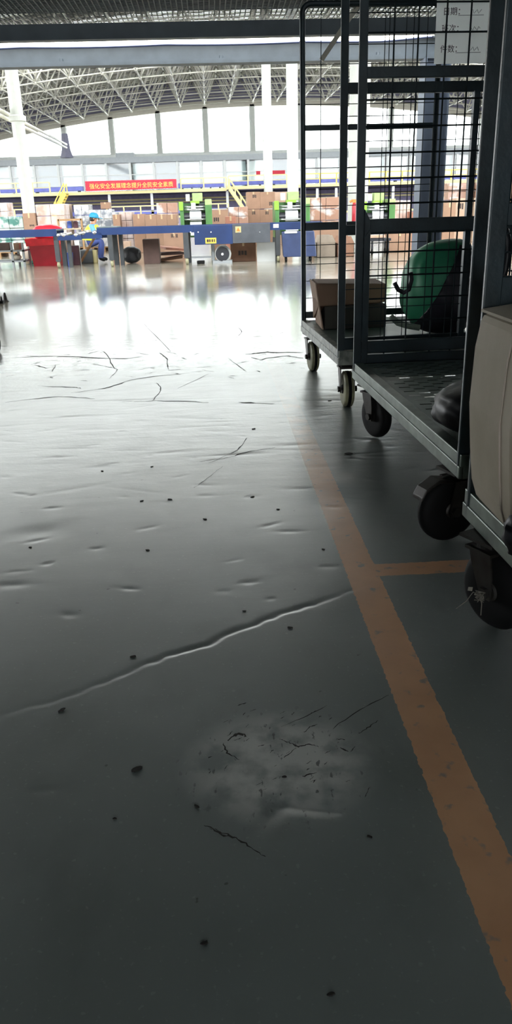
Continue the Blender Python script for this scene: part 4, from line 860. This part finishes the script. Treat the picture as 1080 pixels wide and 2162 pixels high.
# job sheet on the middle trolley's rear mesh
sa, sb = at(922, 2, 3.60), at(1030, 133, 3.60); sh = empty('job_sheet', ((sa.x+sb.x)/2, 3.60, sb.z), 'white paper job sheet with ruled lines behind the upper trolley mesh', 'paper sheet')
MB().add([(sa.x, 3.601, sb.z), (sb.x+.012, 3.601, sb.z), (sb.x+.012, 3.601, sa.z+.012), (sa.x, 3.601, sa.z+.012)], [(0, 1, 2, 3)]).build('sheet', 'thin paper', sh)
for i, (tx_, py, xo_) in enumerate((('日期：', 31, 934), ('班次：', 67, 931), ('件数：', 110, 928))):
    q = at(xo_, py, 3.597); text(tx_, .030, Matrix.Translation(q) @ FACE, 'ink', 'lettering', sh)
    q = at(xo_+33, py+2, 3.597); l_ = MB(); l_.box(q.x, q.x+.105, 3.597, 3.5985, q.z, q.z+.0022); l_.build('ruled_line', 'grey ink', sh)
    hw = MB(); q = at(xo_+60, py-2, 3.597)
    hw.tube([(q.x+.006*k, 3.597, q.z+.008+.008*math.sin(k*2.1+i)) for k in range(8)], .0012, 4); hw.build('handwriting', 'grey ink', sh)
# ================================================================== LOADS ON THE TROLLEYS
# folded carton lying on the far trolley
bxa = empty('cardboard_box', (.85, 4.78, BZ), 'low tan carton with a raised lid lying on the far trolley deck', 'box')
m_ = MB(); xl, xr, yf, yr, h0, h1 = .625, 1.03, 4.66, 4.98, .135, .265
m_.box(xl+.035, xr, yf-.02, yr, BZ, BZ+h0); m_.build('lower_tray', 'tray grey', bxa, bevel=.006)
m_ = MB(); m_.add([(xl, yf-.01, BZ+h0*1.0), (xr, yf-.01, BZ+h0+.012), (xr, yr, BZ+h0+.012), (xl+.01, yr, BZ+.02), (xl-.008, yf+.0, BZ+h1), (xr, yf+.0, BZ+h1-.015), (xr, yr-.01, BZ+h1-.01), (xl-.0, yr, BZ+h1)], [(3, 2, 1, 0), (4, 5, 6, 7), (0, 1, 5, 4), (1, 2, 6, 5), (2, 3, 7, 6), (3, 0, 4, 7)]); m_.build('lid', 'carton', bxa, bevel=.008)
m_ = MB(); m_.add([(xl-.012, yf, BZ+h1), (xl+.03, yf-.02, BZ), (xl+.035, yr, BZ), (xl-.006, yr, BZ+h1), (xl-.018, yf, BZ+h1), (xl+.022, yf-.02, BZ), (xl+.027, yr, BZ), (xl-.012, yr, BZ+h1)], [(0, 1, 2, 3), (7, 6, 5, 4), (0, 4, 5, 1), (1, 5, 6, 2), (2, 6, 7, 3), (3, 7, 4, 0)]); m_.build('side_flap', 'carton pale', bxa)
# green and black bag
bg = empty('travel_bag', (1.3, 4.38, BZ), 'big domed green bag with a black front, standing on the far trolley', 'bag')
body = blob(1.345, 4.38, BZ, .30, .24, .50, 11, .07, 1.8, 130, 90, 2.5, .10); body.build('shell', 'green bag', bg, smooth=True)
fp = MB(); cc_ = Vector((1.345, 4.38, BZ+.2)); fp.v = [tuple(cc_+(Vector(v)-cc_)*1.03) for v in body.v]; fp.f = body.f
fo = fp.build('front_flap', 'bag flap', bg, smooth=True); bm2 = bmesh.new(); bm2.from_mesh(fo.data); og = origin(bg)
for pc, pn_ in (((0, 4.40, 0), (0, 1, 0)), ((1.08, 0, BZ), (-1, 0, .5)), ((0, 0, .785), (0, 0, 1)), ((0, 0, BZ+.004), (0, 0, -1))):
    bmesh.ops.bisect_plane(bm2, geom=bm2.verts[:]+bm2.edges[:]+bm2.faces[:], plane_co=Vector(pc)-og, plane_no=Vector(pn_), clear_outer=True)
bm2.to_mesh(fo.data); bm2.free(); so = fo.modifiers.new('thick', 'SOLIDIFY'); so.thickness = .006
hd = MB(); hd.tube([at(x, y, 4.13) for x, y in ((832, 597), (840, 612), (852, 618), (862, 612), (868, 590), (866, 575))], .012, 8); hd.build('side_handle', 'bag flap', bg, smooth=True)
hd = MB(); hd.tube([at(x, y, 4.11) for x, y in ((1003, 525), (990, 560), (985, 600), (975, 650), (965, 690))], .010, 8); hd.build('strap', 'black bag', bg, smooth=True)
hd = MB(); hd.tube([at(x, y, 4.15) for x, y in ((824, 668), (840, 682), (860, 688), (885, 692))], .016, 8); hd.build('bottom_piping', 'bag lining', bg, smooth=True)
# black bag on the middle trolley
blo = blob(.865, 2.36, BZ, .175, .19, .150, 21, .10, 2.6, 56, 32, 2.6); o = blo.build('plastic_bag', 'black bag', smooth=True); tag(o, 'crumpled black plastic bag lying on the perforated trolley deck', 'bag')
# tall tan carton on the nearest trolley
tc_ = empty('cardboard_box', (.80, 1.55, BZ), 'tall tan carton with soft worn edges on the nearest trolley', 'box')
pts8 = []
m_ = MB(); n1 = 16
prof = [(0, .030), (.06, .010), (.14, .0), (.25, -.010), (.38, -.006), (.455, .006)]
xa, xb, ya, yb = .602, .99, 1.47, 1.765
for z, ins in prof:
    m_.v += [(xa+ins, ya, BZ+z), (xb, ya-.01, BZ+z), (xb, yb, BZ+z), (xa+ins+.0, yb, BZ+z)]
for j in range(len(prof)-1): m_.f += [(j*4+k, j*4+(k+1) % 4, (j+1)*4+(k+1) % 4, (j+1)*4+k) for k in range(4)]
m_.f += [(3, 2, 1, 0), tuple((len(prof)-1)*4+k for k in range(4))]
m_.build('carton', 'big carton', tc_, bevel=.018)
m_ = MB(); zt_ = BZ+.455
m_.add([(xa+.01, ya, zt_), (xa+.008, yb, zt_), (xa+.13, yb, zt_+.016), (xa+.13, ya, zt_+.02), (xa+.01, ya, zt_+.006), (xa+.008, yb, zt_+.006), (xa+.13, yb, zt_+.022), (xa+.13, ya, zt_+.026)], [(0, 1, 2, 3), (7, 6, 5, 4), (0, 4, 5, 1), (1, 5, 6, 2), (2, 6, 7, 3), (3, 7, 4, 0)]); m_.build('flap', 'big carton', tc_)
t = MB(); t.box(xa+.05, xa+.052, 0, 0, 0, 0); t = MB(); t.tube([(xa+prof[k][1]-.002, ya+.07, BZ+prof[k][0]) for k in range(len(prof))], .0022, 5); t.tube([(xa+prof[k][1]+.004, ya+.004, BZ+prof[k][0]) for k in range(len(prof))], .0035, 6); t.build('crease', 'crease', tc_)
q = at(1074, 952, 1.45); o = blob(q.x+.045, 1.42, BZ+.02, .05, .04, .10, 31, .25, 3).build('plastic_bag', 'black bag', smooth=True); tag(o, 'black plastic lump in front of the tall tan carton', 'bag')
o.location.z = BZ
st = MB(); st.tube([at(x, y, 1.93) for x, y in ((1056, 484), (1064, 488), (1068, 510), (1070, 540), (1066, 565), (1060, 590), (1056, 602))], [.007, .012, .013, .009, .009, .01, .008], 8); o = st.build('strap', 'black bag', smooth=True); tag(o, 'black strap hanging behind the nearest trolley upright', 'strap')
# twine on the nearest wheel
tw = MB(); q = at(1012, 1258, 1.61)
for k in range(5):
    pts = [q+Vector((rnd.uniform(-.012, .012), rnd.uniform(-.008, .008), rnd.uniform(-.016, .016))) for _ in range(7)]; tw.tube(pts, .0012, 5)
tw.tube([q, at(998, 1250, 1.6), at(985, 1268, 1.6), fl(962, 1287)+Vector((0, 0, .003))], .0012, 5); tw.tube([q, at(1016, 1275, 1.6), at(1014, 1299, 1.6)], .0013, 5)
o = tw.build('twine', 'twine', smooth=True); tag(o, 'tangle of pale twine caught on the nearest trolley wheel', 'twine')
o = MB().prism([(-.006, -.003), (.004, -.005), (.007, .004), (-.003, .005)], .003, Matrix.Translation(at(991, 1244, 1.6)) @ Matrix.Rotation(.9, 4, 'X')).build('paper_scrap', 'twine'); tag(o, 'tiny white scrap stuck beside the nearest wheel', 'scrap')
# ================================================================== LEFT EDGE OBJECTS
q = fl(-2, 640); pe = empty('barrier_post', (q.x, q.y, 0), 'pale post on a dark foot at the left picture edge', 'post')
MB().lathe([(.035, .03), (.03, .8)], Matrix.Translation((q.x, q.y, 0)), 12).build('post', 'column paint', pe); m_ = MB(); m_.box(q.x-.08, q.x+.06, q.y-.05, q.y+.05, 0, .03); m_.lathe([(.02, .03), (.012, .08)], Matrix.Translation((q.x+.03, q.y, 0)), 8); m_.build('foot', 'rubber', pe)
q = fl(12, 637); o = MB().lathe([(.05, 0), (.03, .02), (.018, .09), (.008, .11)], Matrix.Translation((q.x, q.y, 0)), 10).build('floor_bracket', 'fork steel'); tag(o, 'small dark bracket on the floor beside the pale post', 'bracket')
q = fl(-6, 745); M_ = Matrix.Translation((q.x, q.y, .075)) @ Matrix.Rotation(PI/2, 4, 'Y'); wh = empty('spare_wheel', (q.x, q.y, 0), 'dark wheel just entering at the left picture edge', 'wheel')
MB().lathe([(.04, -.02), (.065, -.02), (.075, -.01), (.075, .01), (.065, .02), (.04, .02)], M_, 24).build('tyre', 'rubber', wh, smooth=True); MB().lathe([(.01, -.022), (.042, -.015), (.042, .015), (.01, .022)], M_, 16).build('hub', 'fork steel', wh)
# ================================================================== SCRAPS ON THE FLOOR
for px, py, s, lab in ((433, 1097, .011, 'dark scrap in the middle of the bare floor below the windows'), (288, 1625, .016, 'long dark leaf scrap left of the worn patch'), (130, 1500, .011, 'dark scrap just below the left end of the crack'), (280, 1387, .011, 'dark crumb resting on the upper lip of the crack'),
    (358, 1055, .012, 'larger dark flake left of centre on the floor, right of a small flake'), (299, 1058, .009, 'small dark flake left of the bigger floor flake'), (533, 1049, .012, 'dark flake on the bare floor left of the top of the orange line'), (586, 1076, .009, 'small flake left of the orange line above the junction'), (612, 1326, .009, 'dark scrap just below the crack near the orange line'),
    (432, 1992, .008, 'dim dark leaf scrap near the bottom of the picture'), (697, 2100, .009, 'curled dark scrap at the very bottom of the floor'), (682, 1160, .008, 'speck of dirt left of the line junction'), (311, 1162, .009, 'tiny dark bit between the crack and the middle scrap'), (216, 995, .01, 'dark crumb inside a shallow dent of the floor'),
    (320, 986, .01, 'crumb right of the dent in the floor'), (535, 906, .016, 'dark chip near the far end of the orange line'), (735, 958, .03, 'flat dark patch of dirt under the middle trolley rail'), (695, 846, .016, 'small dark stone left of the second cream wheel'), (600, 1641, .008, 'small dark chip inside the worn patch'), (415, 1703, .007, 'black chip at the lower left of the worn patch'),
    (515, 1291, .006, 'dark speck just above the middle of the crack'), (242, 1729, .005, 'tiny dark grain on the dark floor left of the worn patch'), (64, 1156, .008, 'dark crumb below the left hand dent'), (780, 1768, .006, 'dark grain between the worn patch and the orange line')):
    p = fl(px, py); n = 9; poly = []
    for k in range(n): t = 2*PI*k/n; r_ = s*rnd.uniform(.5, .9); poly.append((r_*math.cos(t), r_*.5*math.sin(t)))
    o = MB().prism(poly, .0015+s*.05, Matrix.Translation((p.x, p.y, floor_z(p.x, p.y)+.0005)) @ Matrix.Rotation(rnd.uniform(-.8, .8), 4, 'Z')).build('floor_scrap', 'debris'); tag(o, lab, 'scrap', 'scraps scattered on the floor')
# ================================================================== LIGHT
wd = bpy.data.worlds.new('world'); bpy.context.scene.world = wd; wd.use_nodes = True; bgn = wd.node_tree.nodes['Background']; bgn.inputs[0].default_value = (.95, .98, 1, 1); bgn.inputs[1].default_value = 5.0
sc_ = bpy.context.scene; sc_.view_settings.view_transform = 'Standard'; sc_.view_settings.look = 'None'; sc_.view_settings.exposure = 0.82; sc_.view_settings.gamma = 1; sc_.view_settings.use_curve_mapping = False
